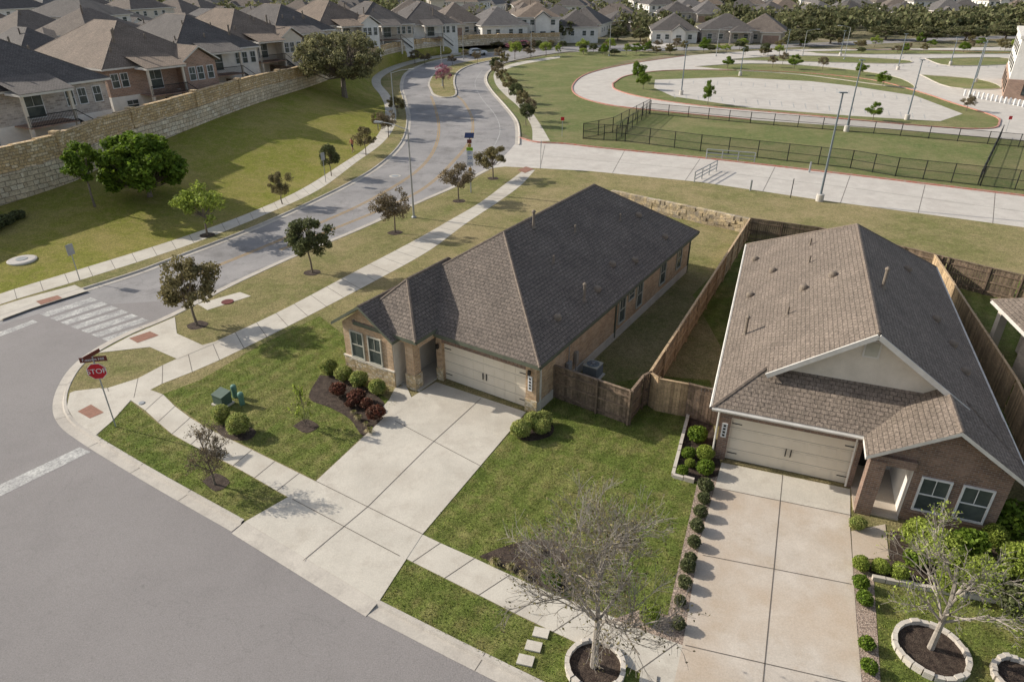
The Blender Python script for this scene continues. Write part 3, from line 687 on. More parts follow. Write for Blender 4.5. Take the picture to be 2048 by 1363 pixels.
mb=MB(); mb.box(-.36,-.2,3.2,3.6,.9,1.5,m_metal); mb.box(-.36,-.22,4.1,4.35,1.0,1.7,m_soffit); mb.tube((-.3,4.2,.2),(-.3,4.2,1),.03,.03,m_metal); mb.tube((-.3,3.4,1.5),(-.3,3.4,2.8),.025,.025,m_metal); mb.build('utility_meters',h1)
def txt(s,name,parent,loc,size,mat,rot,ext=.003):
    cu=bpy.data.curves.new(name,'FONT'); cu.body=s; cu.size=size; cu.align_x='CENTER'; cu.align_y='CENTER'; cu.extrude=ext; cu.materials.append(mat)
    o=bpy.data.objects.new(name,cu); COL.objects.link(o); o.parent=parent; o.location=loc; o.rotation_euler=rot; return o
mb=MB(); mb.box(-.82,-.6,.33,.36,1.3,2.1,m_signw); mb.box(-.78,-.66,.2,.32,2.2,2.45,m_black); mb.box(-6.17,-6.05,.2,.32,2.0,2.25,m_black)
for i in range(4): mb.box(-.76,-.66,.318,.33,1.4+i*.17,1.5+i*.17,m_black)
mb.build('number_plate_and_lamps',h1)
# ---- house 2
O2=Vector((8.21,23.29,0)); R2=math.radians(-20.7)
h2=empty('brick_house',O2,R2); M2=Matrix.Translation(O2)@Matrix.Rotation(R2,4,'Z')
mb=MB(); zr=3+5.45*.685; c=1.85; zc=3+c*.685
mb.poly([(0,20.2,3),(0,0,3),(c,c,zc),(c,1.3,zc),(5.45,1.3,zr),(5.45,14.75,zr)],m_roof2)
mb.poly([(10.9,0,3),(10.9,20.2,3),(5.45,14.75,zr),(5.45,1.3,zr),(10.9-c,1.3,zc),(10.9-c,c,zc)],m_roof2)
mb.poly([(10.9,20.2,3),(0,20.2,3),(5.45,14.75,zr)],m_roof2)
mb.poly([(0,0,3),(10.9,0,3),(10.9-c,c,zc),(c,c,zc)],m_roof2)
for p,q in (((0,0),(10.9,0)),((10.9,0),(10.9,20.2)),((10.9,20.2),(0,20.2)),((0,20.2),(0,0))):
    mb.poly([(p[0],p[1],2.8),(q[0],q[1],2.8),(q[0],q[1],3),(p[0],p[1],3)],m_trimw)
mb.poly([(0,20.2,2.8),(10.9,20.2,2.8),(10.9,0,2.8),(0,0,2.8)],m_soffit)
for s_ in (-1,1):
    e=5.45+s_*(5.45-c); p=Vector((e,1.27,zc-.02)); q=Vector((5.45,1.27,zr))
    d=(q-p); mb.boxv((p+q)/2-Vector((0,0,.1)),d/2,(0,.03,0),Vector((-d.z,0,d.x)).normalized()*.1,m_trimw)
    mb.poly([(5.45+s_*(5.45-c),1.3,zc-.02),(5.45+s_*(5.45-c),c,zc-.02),(5.45,c,zr-.02),(5.45,1.3,zr-.02)],m_trimw)
for p,q in (((0,0,3),(c,c,zc)),((10.9,0,3),(10.9-c,c,zc)),((5.45,1.35,zr),(5.45,14.75,zr)),((5.45,14.75,zr),(0,20.2,3)),((5.45,14.75,zr),(10.9,20.2,3))):
    mb.tube(Vector(p)-Vector((0,0,.05)),Vector(q)-Vector((0,0,.05)),.09,.09,m_cap,6)
gable(mb,5.66,10.95,-1.3,3.0,2.98,.66,m_roof2,m_trimw)
mb.build('roof',h2)
mb=MB()
mb.poly([(c,c+.01,zc-.05),(10.9-c,c+.01,zc-.05),(5.45,c+.01,zr-.03)],m_stucco); mb.build('gable_wall',h2)
mb=MB(); mb.box(5.15,5.75,c-.04,c+.005,zr-1.3,zr-.55,m_trimw); mb.box(5.22,5.68,c-.06,c-.041,zr-1.23,zr-.62,m_frame)
mb.build('gable_vent',h2)
mb=MB()
mb.box(.4,5.85,.7,19.8,0,2.9,m_brick2); mb.box(5.85,7.45,2.2,19.78,0,2.9,m_stuccow); mb.box(7.45,10.5,.7,19.8,0,2.9,m_brick2)
mb.box(.4,.83,.5,.7,0,2.85,m_brick2); mb.box(5.69,5.85,.5,.7,0,2.85,m_brick2); mb.box(.83,5.69,.5,.7,2.33,2.85,m_brick2)
mb.box(7.45,10.5,-.8,.7,0,2.9,m_brick2); mb.poly([(5.9,-.8,2.9),(10.6,-.8,2.9),(8.3,-.8,4.35)],m_brick2)
mb.box(7.42,7.445,-.78,2.2,.1,2.85,m_stuccow)
mb.box(5.9,6.45,-1.05,-.5,0,2.7,m_brick2); mb.box(5.9,7.42,-1.0,-.79,2.55,2.9,m_brick2); mb.box(5.86,6.1,-.49,.69,2.55,2.9,m_brick2); mb.build('walls',h2)
mb=MB(); mb.box(5.86,7.44,-.95,2.2,0,.17,m_conc2); mb.box(6.2,7.1,2.12,2.2,.17,2.4,m_black); mb.build('entry_porch',h2)
garage(h2,.83,5.69,.66,.13,2.33)
mb=MB(); window(mb,(8.25,-.8,1.5),X,NY,.95,1.5,m_signw,1,m_brick2); window(mb,(9.6,-.8,1.5),X,NY,.95,1.5,m_signw,1,m_brick2)
for b in (5,9,13,17): window(mb,(10.5,b,1.6),Y,X,.9,1.4); window(mb,(.4,b,1.6),Y,NX,.9,1.4)
mb.build('windows',h2)
mb=MB(); mb.tube((-.06,0,2.93),(-.06,20.2,2.93),.06,.06,m_trimw,6); mb.tube((0,-.06,2.93),(5.66,-.06,2.93),.06,.06,m_trimw,6); mb.tube((10.96,0,2.93),(10.96,20.2,2.93),.06,.06,m_trimw,6)
mb.tube((.3,.4,2.8),(.3,.4,.15),.04,.04,m_trimw); mb.tube((5.55,.35,2.85),(5.62,.4,.2),.04,.04,m_trimw); mb.build('gutters',h2)
mb=MB(); vents(mb,M2,[(1510,520,'v'),(1545,543,'v'),(1620,490,'p'),(1618,525,'p'),(1665,552,'v'),(1500,592,'v'),(1575,628,'p'),(1607,578,'v'),(1490,668,'t')],(0,5,3),(-.565,0,.825))
vents(mb,M2,[(1765,575,'t'),(1872,640,'v'),(1905,690,'v'),(1930,745,'v'),(1815,540,'v')],(10.9,5,3),(.565,0,.825)); mb.build('roof_vents',h2)
mb=MB(); mb.box(.5,.72,.46,.499,1.3,2.0,m_signw)
for i in range(4): mb.box(.56,.66,.45,.459,1.36+i*.16,1.46+i*.16,m_black)
mb.build('number_plate',h2)
# ---- house 3
h3=empty('brick_house',Vector((22.6,16.0,0)),math.radians(-11))
mb=MB(); mb.box(.9,11,0.5,15.5,0,2.8,m_brick5); mb.box(2.0,2.4,17.4,17.8,0,2.8,m_brick5); mb.box(.4,.8,17.3,17.7,0,2.8,m_stucco); mb.build('walls',h3)
mb=MB(); hip(mb,0,11.8,0,18,3,.6,m_roof2,m_trimw); mb.build('roof',h3)
mb=MB()
for b in (3,8,12): window(mb,(.9,b,1.6),Y,NX,.9,1.4)
mb.build('windows',h3)
# ---- two-level houses on the terrace
def terrace_house(corner,ang,W,D,wallm,roofm,zb=3.9,ze=9.0,deck=.3,g=0):
    a=math.radians(ang); d=Vector((math.cos(a),math.sin(a),0)); o=corner-d*W; o.z=0
    e=empty('two_level_house',o,a)
    mb=MB(); zs=zb+2.0
    mb.box(.5,W-.5,.5,D-.5,zs,ze-.15,wallm); mb.box(.46,W-.46,.46,D-.46,zb-2,zs,m_stuccow); mb.build('walls',e)
    mb=MB(); hip(mb,0,W,0,D,ze,.62,roofm,m_trimw)
    if g: gable(mb,W*.62,W+.05,-1.6,5,ze,.62,roofm,m_trimw); mb.box(W*.62+.5,W-.45,-1.2,.49,zb-2,ze-.2,wallm); mb.poly([(W*.62+.4,-1.2,ze-.2),(W-.4,-1.2,ze-.2),(W*.81,-1.2,ze+W*.19*.6-.2)],wallm)
    for q in range(5):
        fx=U(.15,.85); fy=U(.12,.3); zz=ze+min(min(fx,1-fx)*W,fy*D)*.62
        mb.lathe((W*fx,D*fy,zz-.1),[(.1,0),(.1,.6),(.04,.65)] if q else [(.13,0),(.13,1.3),(.18,1.35),(.05,1.5)],m_pipe,8)
    mb.build('roof',e)
    mb=MB(); x0=W*deck
    for t in (.08,.16,.7,.78,.88):
        yy=-1.2 if (g and t>.65) else .5
        window(mb,(W*t+.3,yy,zs+1.7),X,NY,.85,1.5,m_signw)
    for t in (.2,.5,.8): window(mb,(W-.5,D*t,zs+1.6),Y,X,.9,1.4,m_signw)
    window(mb,(x0+2.3,.5,zs+1.4),X,NY,1.8,2.1,m_signw,1)
    window(mb,(W*.2,.46,zb+1.0),X,NY,1.4,1.0,m_signw)
    mb.build('windows',e)
    mb=MB(); mb.box(x0,x0+4.6,-2.2,.45,zs-.1,zs,m_brick4)
    for x in (x0+.1,x0+4.5):
        mb.box(x-.15,x+.15,-2.15,-1.85,zb-1,zs-.1,m_stucco); mb.box(x-.12,x+.12,-2.1,-1.86,zs,ze-.3,m_stucco)
    mb.box(x0-.2,x0+4.8,-2.4,.0,ze-.35,ze-.15,m_trimw)
    mb.poly([(x0-.3,-2.5,ze-.1),(x0+4.9,-2.5,ze-.1),(x0+4.9,1.5,ze+1.0),(x0-.3,1.5,ze+1.0)],roofm)
    mb.box(x0,x0+4.6,-2.2,-2.14,zs+.95,zs+1.02,m_black); mb.box(x0,x0+4.6,-2.2,-2.14,zs+.1,zs+.14,m_black)
    for i in range(32): mb.box(x0+i*.145,x0+i*.145+.025,-2.19,-2.16,zs,zs+.98,m_black)
    for i in range(9): mb.box(x0+4.6+i*.28,x0+4.9+i*.28,-2.1,-1.3,zs-.2*(i+1)-.05,zs-.2*(i+1),m_black)
    mb.boxv((x0+4.6+1.25,-2.15,zs),(1.25,0,-.95),(0,.03,0),(0,0,.04),m_black); mb.boxv((x0+4.6+1.25,-2.15,zs-.9),(1.25,0,-.95),(0,.03,0),(0,0,.12),m_black)
    for i in range(9): mb.box(x0+4.7+i*.28,x0+4.73+i*.28,-2.17,-2.13,zs-.2*i-1.0,zs-.2*i-.05,m_black)
    mb.build('balcony_and_stair',e)
    return e
V=Vector
terrace_house(V((-41.2,74.6,0)),62,16,20,m_brick3,m_roofd,deck=.35)
terrace_house(V((-37.8,92.5,0)),57,14,19,m_brick4,m_roofb,deck=.28,g=1)
terrace_house(V((-36.6,108,0)),53,13.5,19,m_stuccow,m_roofd,deck=.3)
terrace_house(V((-35.4,124,0)),54,13.5,19,m_stucco,m_roofb,deck=.3,g=1)
terrace_house(V((-32.8,140,0)),50,13.5,19,m_brick5,m_roofd,deck=.3)
terrace_house(V((-28,156,0)),42,13.5,19,m_stuccow,m_roofb,deck=.3,g=1)
terrace_house(V((-22,171,0)),32,14,19,m_brick5,m_roofd,zb=3,ze=8,deck=.35)
terrace_house(V((-13,187,0)),24,15,19,m_stuccow,m_roofd,zb=2,ze=7,deck=.35)
# ---- generic subdivision houses
temps=[]
for i in range(12):
    W=U(12.,16); D=U(13,19); two=(i%4==0); ze=5.6 if two else 3.3
    wm=[m_stuccow,m_brick5,m_stucco,m_brick4,m_stuccow,m_brick3][i%6]; rm=[m_roofd,m_roofb,m_roof1,m_roofg][(i*7+i//4)%4]
    mb=MB(); mb.box(-W/2+.5,W/2-.5,-D/2+.5,D/2-.5,-1.5,ze-.1,wm); hip(mb,-W/2,W/2,-D/2,D/2,ze,U(.5,.68),rm,m_trimw,cap=False)
    for sgn in (1,-1):
        for t in (-.32,-.12,.15,.33):
            for zf in ((1.5,4.3) if two else (1.6,)):
                window(mb,(W*t,sgn*(D/2-.5),zf),X,(0,sgn,0),1.2,1.3,m_signw,0); window(mb,(sgn*(W/2-.5),D*t,zf),Y,(sgn,0,0),1.1,1.2,m_signw,0)
    if i%3==1:
        g=U(-3,3); gable(mb,g-2.4,g+2.4,-D/2-1.2,0,ze-.1,.7,rm,m_trimw); mb.box(g-2.,g+2.,-D/2-.7,-D/2+.6,-1.5,ze-.3,wm); mb.poly([(g-2.1,-D/2-.71,ze-.3),(g+2.1,-D/2-.71,ze-.3),(g,-D/2-.71,ze+1.2)],wm)
        window(mb,(g,-D/2-.7,1.5),X,NY,1.6,1.3,m_signw,1)
    elif i%3==2:
        s_=1 if i%2 else -1; hip(mb,s_*W*.2-3,s_*W*.2+3,D/2-3,D/2+3,ze-.3,.5,rm,m_trimw,cap=False); hip(mb,-s_*W*.2-3.2,-s_*W*.2+3.2,-D/2-2.5,-D/2+4,ze-.2,.5,rm,m_trimw,cap=False)
        for sx in (-2.6,2.6): mb.box(s_*W*.2+sx-.2,s_*W*.2+sx+.2,D/2+2.3,D/2+2.7,-1.5,ze-.5,wm)
        mb.box(-s_*W*.2-2.7,-s_*W*.2+2.7,-D/2-2,-D/2+.6,-1.5,ze-.4,wm); mb.box(-s_*W*.2-2.2,-s_*W*.2+2.2,-D/2-2.06,-D/2-2.01,0,2.2,m_brick4)
    mb.tube((W*.1,2,ze),(W*.1,2,ze+4.2),.12,.12,m_cap,6,True)
    temps.append(mb.mesh('suburban_house'))
occupied=[]
def sub(x,y,z,ang,k=None):
    occupied.append((x,y)); s_=U(.9,1.1); put('suburban_house',temps[random.randrange(12) if k is None else k],None,(x,y,z),math.radians(ang),(s_*random.choice((-1,1)),s_,U(.92,1.08)))
for u,v,ang,z,k in ((905,74,20,2.5,2),(990,76,200,2.3,6),(1072,79,5,1.5,4),(1155,79,180,1.,10),(1355,86,-8,0,10),(1462,87,172,0,5),(1540,86,-20,0,2),(1250,64,10,0,5)):
    p=S(u,v,z); sub(p.x,p.y+8,z,ang,k)
for xr in range(7):
    for k in range(12):
        x=-80-xr*38+U(-3,3)+ (k*1.2); y=62+k*17.5+U(-2,2)
        sub(x,y,3.1+xr*.3,(U(50,64) if k<4 else U(64,78))+random.choice((0,180,90)))
for r in range(14):
    y=240+r*28+ (r//2)*14
    x=-330-r*22
    while x<330+r*22:
        if not (x>50 and y<290) and not(x<-55 and y<275) and rnd()<.88:
            sub(x+U(-3,3),y+U(-4,4)+x*.08+8*math.sin(x*.02+r),3.0 if x<-5 else .3,U(-22,16)+random.choice((180,0,90)))
        x+=U(16,22)
# school building at right edge
e=empty('school_building',S(2006,197),math.radians(-32))
mb=MB(); mb.box(0,30,0,26,0,9.0,m_stuccow); mb.box(-.12,30,-.12,26.1,0,3.0,m_brick4); mb.box(-.3,30.2,-.3,26.2,9.0,9.5,m_trimw)
mb.box(3,30,3,26,9.5,11.6,m_stuccow)
mb.build('walls',e); mb=MB()
for i in range(4):
    for z in (4.6,7.2): window(mb,(-.0,3.5+i*6,z),Y,NX,2.6,1.5,m_black,1); window(mb,(3.5+i*6,0,z),X,NY,2.6,1.5,m_black,1)
    window(mb,(-.12,3.5+i*6,1.6),Y,NX,2.6,1.8,m_black,1); window(mb,(3.5+i*6,-.12,1.6),X,NY,2.6,1.8,m_black,1)
mb.build('windows',e)
for i in range(14):
    p=S(1928+i*9,192+i*1.7); mb=MB(); mb.lathe(p,[(.16,0),(.16,.85),(.13,.97),(.05,1.02)],m_signw,10); mb.build('bollard')
# ------------------------------------------------------------------ fences and walls
def fence(P,h,mat,name='wooden_fence',rail=None,step=.15,z0=.08,side=1):
    mb=MB()
    for i in range(len(P)-1):
        a=V((P[i].x,P[i].y,0));b=V((P[i+1].x,P[i+1].y,0)); d=b-a; L=d.length; d.normalize(); w=V((-d.y,d.x,0)); n=int(L/step)
        for j in range(n):
            hh=h/2+U(-.015,.015); mb.boxv(a+d*(step*(j+.5))+w*U(-.006,.006)+V((0,0,z0+hh)),d*(step*.46),w*.01,(0,0,hh),mat)
        for z in (.35,1.0,1.6):
            mb.boxv(a+d*(L/2)+w*(side*.035)+V((0,0,z0-.08+z)),d*(L/2),w*.02,(0,0,.045),rail or mat)
        mb.boxv(a+d*(L/2)+V((0,0,z0+h+.03)),d*(L/2),w*.06,(0,0,.02),rail or mat)
        for j in range(int(L/2.4)+2):
            t=min(L,j*2.4); mb.boxv(a+d*t+w*(side*.07)+V((0,0,z0+.9)),d*.045,w*.045,(0,0,.98),rail or mat)
    mb.build(name)
fa=S(1300,745,1.9); fb=S(1500,437,1.9)
fence([fa,fb],1.83,m_fenceN,side=-1)
fence([M1@V((-.4,2.1,0)),S(1262,783,1.9),S(1287,752,1.9),fa],1.83,m_fenceO,side=-1)
fence([fa,S(1318,757,1.9)],1.83,m_fenceN,'wooden_gate'); fence([S(1318,757,1.9),S(1378,768,1.9)],1.8,m_fenceN,'wooden_gate'); fence([S(1378,768,1.9),M2@V((.4,3.0,0))],1.83,m_fenceO)
fence([fb,S(1640,456,1.9),S(1810,495,1.9)],1.83,m_fenceO,side=-1)
fence([S(1810,495,1.9),S(1900,517,1.9),S(2048,552,1.9),S(2300,612,1.9)],1.83,m_fenceO,side=-1)
fence([S(1868,508,1.9),M2@V((13.0,9,0)),M2@V((12.8,-1,0))],1.83,m_fenceN,side=1)
mb=MB(); a=S(1222,384,1.1);b=S(1497,441,1.1); d=b-a;d.z=0;L=d.length;d.normalize();w=V((-d.y,d.x,0)); z=.05
for r in range(4):
    x=0
    while x<L:
        l=U(.35,1.0); mb.boxv(V((a.x,a.y,0))+d*(x+l/2)+w*U(-.05,.05)+w*r*.04+V((0,0,z+.15)),d*(l/2*.96)+w*U(-.02,.02),w*.22,(0,0,.14+U(-.015,.015)),m_block); x+=l
    z+=.3
mb.build('limestone_retaining_wall')
for q in ((-44,88),(-42,104),(-41,120),(-39,136)):
    fence([V((q[0],q[1],0)),V((q[0]+7.5,q[1]-4.2,0))],2.2,m_fenceO,z0=2.9)
m_link=screenmat('chain_link_mesh',(.03,.03,.03),.22)
def chain(P,h,name='chain_link_fence'):
    mb=MB()
    for i in range(len(P)-1):
        a,b=V((P[i].x,P[i].y,0)),V((P[i+1].x,P[i+1].y,0)); d=b-a;L=d.length;d.normalize(); n=max(1,round(L/3))
        for j in range(n+1): mb.tube(a+d*(L*j/n),a+d*(L*j/n)+V((0,0,h+.05)),.05,.05,m_black,6,True)
        for z in (h,.1,h*.5): mb.tube(a+V((0,0,z)),b+V((0,0,z)),.03,.03,m_black,5)
        mb.poly([a,b,b+V((0,0,h)),a+V((0,0,h))],m_link)
    mb.build(name)
chain(px([(1166,278),(1250,283),(1400,303),(1700,337),(1790,353),(1960,372),(2100,388)]),1.9)
chain(px([(1166,278),(1225,265),(1298,225)]),1.9); chain(px([(1232,282),(1300,228)]),1.9)
chain(px([(1298,228),(1500,247),(1800,272),(2100,300)]),1.5); chain(px([(2000,275),(1955,370)]),1.5)
def gate(p,q,h=1.1):
    mb=MB(); a,b=V((p.x,p.y,0)),V((q.x,q.y,0)); d=(b-a)
    for t in (0,.33,.66,1): mb.tube(a+d*t,a+d*t+V((0,0,h)),.06,.06,m_metal,7,True)
    for z in (.35,.7,h): mb.tube(a+V((0,0,z)),b+V((0,0,z)),.05,.05,m_metal,7)
    mb.build('metal_barrier_gate')
gate(S(1388,366),S(1432,342)); gate(S(1412,318),S(1508,326))
# ------------------------------------------------------------------ vegetation templates
def crown_tree(name,seed,lm,bm,n_cl=26,per=130,ls=.13,zc=.62,rz_=.36,Hh=4.,rad=1.75,trunk=.07,spread=.9,clr=.34,shell=.4):
    rg=random.Random(seed); mb=MB(); top=V((rg.uniform(-.1,.1),rg.uniform(-.1,.1),Hh*(zc-rz_*.75)))
    mid=V((rg.uniform(-.08,.08),rg.uniform(-.08,.08),top.z*.5))
    mb.tube((0,0,-.1),mid,trunk*1.25,trunk,bm,7); mb.tube(mid,top,trunk,trunk*.85,bm,7)
    P=[];Rr=[]
    cz=Hh*zc; hz=Hh*rz_
    for i in range(n_cl):
        th=rg.uniform(0,6.283); ph=math.acos(rg.uniform(-.75,1)); q=rg.uniform(.35,1)**.5*spread
        wob=1+.18*math.sin(3*th+seed)
        c=V((rad*q*math.sin(ph)*math.cos(th)*wob,rad*q*math.sin(ph)*math.sin(th)*wob,cz+hz*q*math.cos(ph)))
        P.append(tuple(c)); rr=rad*clr*rg.uniform(.65,1.2); Rr.append((rr,rr,rr*.75))
        m1=top.lerp(c,.45)+V((0,0,-.1*rad*rg.random()))
        mb.tube(top.lerp(V((0,0,cz)),rg.random()*.4),m1,trunk*.45,trunk*.25,bm,4); mb.tube(m1,c,trunk*.25,trunk*.08,bm,3)
        for _ in range(3):
            mb.tube(m1.lerp(c,rg.random()),c+V((rg.uniform(-1,1),rg.uniform(-1,1),rg.uniform(-.5,1)))*rr,trunk*.1,trunk*.04,bm,3)
    for i in range(n_cl):
        mb.leaves([P[i]],[Rr[i]],int(per*rg.uniform(.6,1.3)),ls,lm,seed*97+i,shell)
    me=mb.mesh(name,uv=False); me['h']=Hh; me['r']=rad; return me
def bare_tree(name,seed,bm,Hh,rad,trunk,levels=5,lm=None,nl=0,ls=.06,kids=4,clear=.3):
    rg=random.Random(seed); mb=MB(); tips=[]
    def grow(p,d,L,r,lv):
        k=3; q=p; pts=[p]
        for i in range(k):
            d=(d+V((rg.uniform(-1,1),rg.uniform(-1,1),rg.uniform(-.5,.9)))*.16).normalized(); n=q+d*(L/k)
            mb.tube(q,n,r*(1-.25*i/k),r*(1-.25*(i+1)/k),bm,5 if lv<2 else 3); q=n; pts.append(q)
        if lv>=levels: tips.append(q); return
        for j in range(kids if lv else kids+3):
            t=rg.uniform(.25,1) ; i=min(k-1,int(t*k)); bp=pts[i].lerp(pts[i+1],t*k-i)
            a=d.orthogonal().normalized(); a.rotate(Matrix.Rotation(rg.uniform(0,6.283),3,d))
            nd=(d*rg.uniform(.7,1.1)+a*rg.uniform(.5,.95)).normalized(); nd=(nd+V((0,0,.12))).normalized()
            grow(bp,nd,L*rg.uniform(.5,.78),max(.006,r*.5),lv+1)
    base=V((0,0,Hh*clear)); mb.tube((0,0,-.1),base,trunk*1.2,trunk*.85,bm,8)
    grow(base,V((0,0,1)),Hh*.36,trunk*.8,0)
    for i in range(5):
        t=6.283*i/5+rg.random(); grow(base-V((0,0,.1)),V((math.cos(t),math.sin(t),1.05)).normalized(),Hh*.27,trunk*.5,1)
    if lm:
        mb.leaves([tuple(t) for t in tips],[.1]*len(tips),nl,ls,lm,seed)
    mx=max(v[2] for v in mb.v); rr=max(math.hypot(v[0],v[1]) for v in mb.v)
    me=mb.mesh(name,uv=False); me['h']=mx; me['r']=rr*.85; return me
T={}
for i in range(3):
    T['olive%d'%i]=crown_tree('street_oak',20+i,l_olive,m_bark,34,165,.10,clr=.27)
    T['dark%d'%i]=crown_tree('street_oak',30+i,l_dark,m_bark,34,190,.11,clr=.3)
    T['brown%d'%i]=crown_tree('street_oak',40+i,l_brown,m_bark,32,140,.09,clr=.28)
    T['lime%d'%i]=crown_tree('young_elm',50+i,l_lime,m_bark,26,120,.12,clr=.34,zc=.6,rz_=.38)
    T['green%d'%i]=crown_tree('young_oak',60+i,l_green,m_bark,30,170,.12,clr=.33,zc=.58,rz_=.42)
T['bush']=crown_tree('live_oak',71,l_green,m_bark,110,260,.17,zc=.5,rz_=.48,Hh=5,rad=2.9,trunk=.15,clr=.21,shell=.5)
T['slim']=crown_tree('young_oak',72,l_green,m_bark,34,170,.13,zc=.62,rz_=.38,Hh=6,rad=1.5,trunk=.08,clr=.3)
T['oak']=crown_tree('large_live_oak',73,l_oak,m_bark,130,120,.24,zc=.56,rz_=.38,Hh=11,rad=7.4,trunk=.4,clr=.14,shell=.6)
T['oak2']=crown_tree('large_live_oak',74,l_far,m_bark,60,120,.3,zc=.56,rz_=.4,Hh=9,rad=5.,trunk=.3,clr=.22,shell=.5)
T['pink']=crown_tree('redbud_tree',75,l_pink,m_bark,24,80,.11,clr=.27)
names={'olive':'street_oak_tree','dark':'street_oak_tree','brown':'street_oak_tree','lime':'young_elm_tree','green':'young_oak_tree','bush':'live_oak_tree','slim':'young_oak_tree','oak':'large_live_oak_tree','oak2':'large_live_oak_tree','pink':'redbud_tree'}
def tree(u,v,top,hw,kind,z=.1,bed=False):
    p=S(u,v,z); h=HT(p,top)-z; r=hw/F*depth(p)
    key=kind if kind in T else kind+str(random.randrange(3)); me=T[key]
    put(names.get(kind,'tree'),me,None,p,U(0,6.28),(r/me['r'],r/me['r'],h/me['h']))
    if bed:
        mb=MB(); n=14; mb.poly([(p.x+.6*U(.85,1.1)*math.cos(6.283*i/n),p.y+.6*U(.85,1.1)*math.sin(6.283*i/n),z+.012) for i in range(n)],m_mulch); mb.build('mulch_ring')
for a in ((395,650,508,60,'olive',.1,1),(625,545,428,43,'dark',.1,1),(790,465,370,37,'brown',.1,1),(918,402,318,33,'brown',.1,1),(986,357,287,32,'olive',.1,1),
          (190,413,274,38,'slim',1.2),(300,392,262,84,'bush',1.2),(415,470,368,47,'lime',.15,1),(565,408,340,25,'olive'),(663,352,287,20,'dark'),(732,310,250,22,'olive'),(777,275,216,20,'brown'),(757,262,222,14,'olive'),(796,232,190,18,'olive'),(830,128,98,12,'brown'),
          (690,196,45,95,'oak',1.5),(888,178,126,19,'pink'),(1045,96,80,20,'pink'),(1025,100,84,16,'pink'),
          (1052,250,205,17,'dark'),(1045,222,178,16,'olive'),(1033,205,165,15,'dark'),(1018,188,150,15,'olive'),(1006,172,135,14,'olive'),(994,158,122,14,'brown'),(992,146,112,13,'dark'),(1008,132,104,12,'olive'),(1060,240,196,15,'brown'),
          (1030,118,80,15,'lime'),(1000,122,95,12,'brown'),(1092,112,82,14,'lime'),(1165,103,78,13,'lime'),(1220,100,76,12,'lime'),(1290,100,76,12,'olive'),(1060,116,90,12,'brown'),
          (1275,165,120,13,'green'),(1286,178,142,13,'green'),(1415,208,160,12,'green'),(1745,240,203,15,'green'),(1932,221,190,15,'brown'),(1765,172,142,13,'green'),(1455,136,112,12,'green'),(1588,138,108,13,'green'),(1645,138,112,12,'brown'),(1720,150,124,11,'green'),(1565,128,104,10,'brown'),(1545,134,110,10,'brown'),
          (930,116,98,9,'brown'),(905,130,110,10,'brown'),(850,128,104,12,'brown'),(955,128,98,9,'brown'),(700,160,120,20,'dark',2)):
    tree(*a)
for i in range(56):
    u=U(1090,2060); v=105-(u-1090)*.012+U(-7,12)
    tree(u,v,v-U(14,26),U(6,12),random.choice(['olive','dark','brown','lime','green','olive']),0)
for i in range(16):
    u=800+i*20+U(-5,5); v=104-i*.6; tree(u,v+U(-3,3),v-U(12,20),U(7,11),random.choice(['olive','dark','brown']),.1)
b1=bare_tree('bare_tree',3,m_barkp,7.2,2.6,.11,5,l_olive,1,.05,kids=4)
p=S(1187,1333,.1); put('bare_elm_tree',b1,None,p,.5,(2.9/b1['r'],2.9/b1['r'],7.2/b1['h']))
b2=bare_tree('bare_tree',9,m_barkp,4.9,2.2,.09,5,l_lime,2,.05,kids=3,clear=.25)
p=S(1860,1297,.1); put('budding_elm_tree',b2,None,p,2.5,(2.3/b2['r'],2.3/b2['r'],4.9/b2['h']))
b3=bare_tree('bare_tree',14,m_bark,2.9,1.1,.05,4,l_brown,2,.05,kids=4,clear=.22)
p=S(430,968,.1); put('bare_young_tree',b3,None,p,.5,(1.15/b3['r'],1.15/b3['r'],3.0/b3['h']))
b4=bare_tree('bare_tree',15,m_bark,2.4,.6,.02,3,l_lime,3,.09,kids=3,clear=.1)
p=S(612,852,.1); put('sapling_tree',b4,None,p,.5,(.65/b4['r'],.65/b4['r'],2.3/b4['h']))
def shrub_mesh(name,seed,lm,n=1500,ls=.07,lumps=9):
    rg=random.Random(seed); mb=MB()
    for i in range(5):
        t=6.283*i/5; mb.tube((0,0,-.3),(.5*math.cos(t),.5*math.sin(t),.4),.03,.01,m_bark,4)
    P=[(0,0,.05)];R=[(.82,.82,.82)]
    for i in range(lumps):
        d=V((rg.gauss(0,1),rg.gauss(0,1),rg.gauss(.3,.8))).normalized()*.55; P.append(tuple(d)); R.append((.42,.42,.42))
    mb.leaves([P[0]],[R[0]],n//2,ls,lm,seed,.12); mb.leaves(P[1:],R[1:],n//2//lumps,ls,lm,seed+1,.3)
    return mb.mesh(name,uv=False)
SH={'yel':[shrub_mesh('variegated_shrub',i,l_yel,3200,.09) for i in (1,2)],'red':[shrub_mesh('red_shrub',i,l_red,900,.16,6) for i in (3,4)],
    'green':[shrub_mesh('green_shrub',i,l_green,1500,.14,8) for i in (5,6)],'dark':[shrub_mesh('dark_shrub',i,l_dark,1400,.14,8) for i in (7,8)],'lime':[shrub_mesh('lime_shrub',i,l_lime,2500,.09,10) for i in (9,10)]}
def clump(seed):
    rg=random.Random(seed); mb=MB()
    for i in range(90):
        t=rg.uniform(0,6.283); r=rg.uniform(.3,1); w=V((-math.sin(t),math.cos(t),0))*.035; d=V((math.cos(t),math.sin(t),0))
        a=d*.08; b=d*.55*r+V((0,0,.75)); c=d*r+V((0,0,rg.uniform(.1,.6)))
        mb.poly([a-w,a+w,b+w,b-w],l_straw if i%3 else l_lime); mb.poly([b-w,b+w,c],l_straw)
    return mb.mesh('grass_clump',uv=False)
